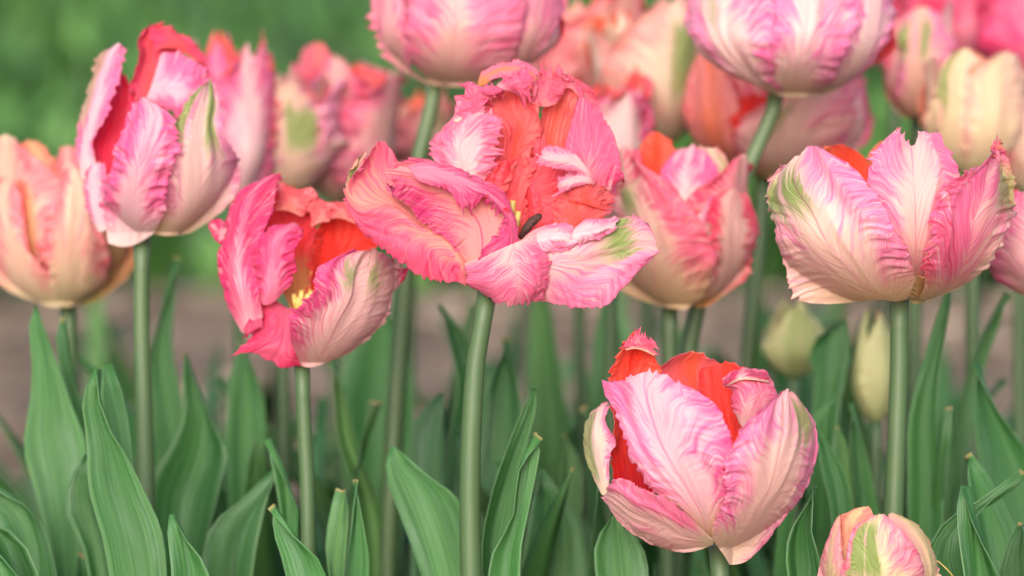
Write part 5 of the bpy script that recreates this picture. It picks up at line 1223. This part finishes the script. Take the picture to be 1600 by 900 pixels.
traced_leaf(B['e'], 1.0, [[(270, 800), (300, 800), (335, 760)], [(262, 680), (298, 680), (328, 680)], [(240, 590), (280, 590), (316, 620)], [(224, 500), (248, 500), (284, 545)], [(217, 450), (222, 444), (236, 462)]], o_, tone=1.0)
p10 = leaf_plant(1340, 1.08, 'blurred leaves under the slim bud beside the tall right stem')
traced_leaf(p10, 1.06, [[(340, 800), (380, 800), (425, 760)], [(325, 560), (355, 560), (392, 570)], [(320, 430), (342, 420), (372, 460)], [(325, 380), (335, 370), (350, 385)]], o_, tone=1.0)
traced_leaf(p10, 1.06, [[(280, 800), (310, 800), (350, 800)], [(275, 560), (300, 560), (330, 600)], [(280, 470), (295, 460), (310, 480)], [(285, 450), (290, 445), (298, 452)]], o_, tone=1.2, hue=.48)
traced_leaf(p10, 1.1, [[(200, 600), (240, 560), (290, 560)], [(210, 440), (250, 410), (300, 420)], [(220, 300), (270, 280), (320, 290)], [(230, 160), (290, 130), (340, 170)], [(300, 120), (320, 110), (345, 130)]], o_, tone=1.05)
traced_leaf(p10, 1.04, [[(190, 480), (205, 475), (215, 470)], [(212, 430), (225, 420), (240, 415)], [(250, 385), (265, 378), (275, 375)], [(285, 355), (292, 350), (298, 355)]], o_, tone=1.25)
traced_leaf(C['e'], 1.04, [[(500, 900), (560, 900), (620, 900)], [(498, 600), (560, 600), (622, 600)], [(505, 400), (555, 400), (602, 440)], [(555, 250), (585, 240), (612, 260)], [(598, 130), (615, 130), (632, 140)], [(632, 45), (639, 38), (647, 48)]], o_, tone=1.0)
p11 = leaf_plant(1500, 1.08, 'long leaf at the right leaning to the upper right, with gaps of mulch beside it')
traced_leaf(p11, 1.09, [[(580, 900), (610, 860), (640, 800)], [(600, 620), (645, 600), (690, 540)], [(640, 430), (675, 420), (712, 400)], [(678, 270), (712, 250), (748, 240)], [(730, 140), (762, 125), (790, 130)], [(792, 45), (804, 37), (816, 46)]], o_, tone=1.05, hue=.49)
p12 = leaf_plant(1560, 1.03, 'broad leaf triangle at the right edge below the cut off pink tulip')
traced_leaf(p12, 1.03, [[(770, 900), (850, 900), (930, 860)], [(740, 620), (830, 620), (930, 620)], [(712, 470), (790, 480), (870, 500)], [(702, 370), (750, 370), (802, 400)], [(704, 285), (725, 280), (748, 295)], [(710, 250), (720, 243), (732, 254)]], o_, tone=0.9, hue=.51)
traced_leaf(p12, 0.99, [[(740, 1000), (800, 1000), (860, 950)], [(690, 700), (750, 720), (840, 780)], [(674, 600), (712, 600), (746, 625)], [(668, 550), (679, 537), (693, 548)]], o_, tone=1.05)
traced_leaf(p12, 0.935, [[(680, 1000), (730, 1000), (810, 1000)], [(678, 800), (715, 800), (765, 835)], [(683, 690), (702, 690), (724, 725)], [(690, 635), (698, 627), (706, 637)]], o_, fold=0.7, tone=0.9)
traced_leaf(p12, 0.96, [[(590, 1000), (650, 1000), (710, 1000)], [(580, 820), (620, 790), (680, 780)], [(620, 760), (660, 735), (720, 720)], [(740, 690), (790, 660), (830, 630)], [(850, 610), (870, 595), (880, 590)]], o_, tone=0.9)
traced_leaf(p12, 0.95, [[(800, 1000), (840, 1000), (880, 1000)], [(790, 900), (830, 860), (880, 820)], [(830, 780), (860, 740), (900, 720)]], o_, tone=0.55)

# leaves on the other plants, and the leafy plants farther back in the bed
rr = np.random.RandomState(21)
for k, fl in FL.items():
    e = fl['e']
    for j in range(3 if k in 'ABCDEFG' else 4):
        far = fl['D'] > 1.0
        az = rr.uniform(0.15, math.pi - 0.15) if not far else rr.uniform(0, 2 * math.pi)
        free_leaf(e, rr, length=rr.uniform(0.35, 0.44) if not far else rr.uniform(0.33, 0.46), az=az, tone=rr.uniform(0.75, 1.15), hue=rr.uniform(0.465, 0.515))
far_label = 'out of focus clump of green tulip leaves without a flower, behind the blooms'
spots = []
for i in range(95):
    for _ in range(80):
        D = rr.uniform(1.14, 1.75); xp = rr.uniform(-120, 1720)
        gap = (xp < 190) or (xp > 1480) or (270 < xp < 340) or (640 < xp < 690)
        if gap and rr.rand() < 0.96: continue
        if all(abs(xp - q[0]) > 32 or abs(D - q[1]) > 0.1 for q in spots): break
    spots.append((xp, D))
    p = unproject(np.array(xp), np.array(900.0), np.array(D)); p[2] = 0.0
    e = empty('tulip_plant', tuple(p), far_label, 'plant', 'out of focus leafy plants behind the blooms')
    for j in range(4):
        free_leaf(e, rr, length=rr.uniform(0.26, 0.43), width=rr.uniform(0.025, 0.048), tone=rr.uniform(0.5, 1.35), hue=rr.uniform(0.462, 0.512), nu=18, nv=5)

# a dry grass thread beside the striped bud
gt = empty('grass_thread', tuple(unproject(np.array(1462.), np.array(880.), np.array(0.93))), 'thin pale dry grass thread beside the striped bud', 'grass blade')
tube('blade', [unproject(np.array(float(x)), np.array(float(y)), np.array(0.93)) for x, y in ((1446, 960), (1452, 905), (1463, 876), (1476, 886), (1490, 902), (1500, 930))],
     np.array([1.2, 1.2, 1.2, 1.0, 0.8, 0.5]) * 0.93 * W / 1600, M_PISTIL, gt, ns=6)

# ================================================================ ground
def sheet(name, x0, x1, y0, y1, z, mat, nx=2, ny=2, bump=0.0):
    X, Y = np.meshgrid(np.linspace(x0, x1, nx), np.linspace(y0, y1, ny))
    Z = z + bump * (vnoise(X * 9, Y * 9, 3) + 0.5 * vnoise(X * 25, Y * 25, 4) - 0.75)
    V = np.stack([X, Y, Z], -1).reshape(-1, 3)
    F = [(j * nx + i, j * nx + i + 1, (j + 1) * nx + i + 1, (j + 1) * nx + i) for j in range(ny - 1) for i in range(nx - 1)]
    me = bpy.data.meshes.new(name); me.from_pydata(V.tolist(), [], F)
    me.polygons.foreach_set('use_smooth', [True] * len(F)); me.materials.append(mat); me.update()
    o = bpy.data.objects.new(name, me); SC.collection.objects.link(o)
    o['kind'] = 'structure'
    return o
gnd = sheet('ground', -150, 150, -150, 300, -0.03, M_LAWN)
mul = sheet('mulch_bed', -4, 4, -1.2, 4.35, 0.0, M_MULCH, 161, 111, 0.02)

def scatter_mesh(name, quads, mat, kind='stuff'):
    V = np.concatenate(quads); n = len(V) // 4
    F = np.arange(n * 4).reshape(n, 4)
    me = bpy.data.meshes.new(name); me.from_pydata(V.tolist(), [], F.tolist()); me.materials.append(mat); me.update()
    o = bpy.data.objects.new(name, me); SC.collection.objects.link(o); o['kind'] = kind
    return o
q = []
for i in range(5000):
    x, y = rr.uniform(-1.6, 1.6), rr.uniform(0.6, 4.3)
    a, L, w_ = rr.uniform(0, 6.28), rr.uniform(0.008, 0.03), rr.uniform(0.003, 0.010)
    d1 = np.array([math.cos(a), math.sin(a), rr.uniform(-0.3, 0.3)]) * L; d2 = np.array([-math.sin(a), math.cos(a), rr.uniform(-0.4, 0.4)]) * w_
    cpt = np.array([x, y, rr.uniform(0.006, 0.018)])
    q.append(np.array([cpt - d1 - d2, cpt + d1 - d2, cpt + d1 + d2, cpt - d1 + d2]))
chips = scatter_mesh('wood_chips', q, M_CHIP)
# the planted bed beyond the mulch: leaves that read as one green mass
V, F_, UVs = [], [], []
nb = 0
for i in range(9000):
    y = 4.45 + 13 * rr.rand() ** 1.5
    x = rr.uniform(-1, 1) * (1.6 + 0.42 * y)
    clump = vnoise(np.array(x * 1.9), np.array(y * 0.8), 5)
    if clump < 0.25: continue
    L = rr.uniform(0.2, 0.36) * (0.35 + 0.9 * clump); w_ = rr.uniform(0.014, 0.042)
    a, lean = rr.uniform(0, 6.28), rr.uniform(0.05, 0.7)
    b0 = np.array([x, y, -0.02]); dirv = np.array([math.cos(a) * math.sin(lean), math.sin(a) * math.sin(lean), math.cos(lean)])
    sd_ = np.array([-math.sin(a), math.cos(a), 0]) * w_
    p1_ = b0 + dirv * L * 0.5; p2_ = b0 + dirv * L + np.array([math.cos(a), math.sin(a), -0.6]) * L * 0.15
    V += [b0 - sd_ * .4, b0 + sd_ * .4, p1_ + sd_, p1_ - sd_, p2_ + sd_ * .15, p2_ - sd_ * .15]
    F_ += [(nb, nb + 1, nb + 2, nb + 3), (nb + 3, nb + 2, nb + 4, nb + 5)]
    nb += 6
me = bpy.data.meshes.new('planted_bed'); me.from_pydata(np.array(V).tolist(), [], F_); me.materials.append(M_FAR)
ul = me.uv_layers.new(name='UVMap')
base_uv = np.array([(0.2, 0), (0.8, 0), (0.8, .5), (0.2, .5), (0.6, .95), (0.4, .95)])
idx = np.array(F_).ravel()
uvs = base_uv[idx % 6].copy(); uvs[:, 0] = (uvs[:, 0] + (idx // 6) * 0.37 % 0.3) * 0.7
ul.data.foreach_set('uv', uvs.astype(np.float32).ravel()); me.update()
bed = bpy.data.objects.new('planted_bed', me); SC.collection.objects.link(bed)
bed['kind'] = 'stuff'; bed['seed'] = 3.0; bed['tone'] = 1.0; bed['hue'] = 0.49
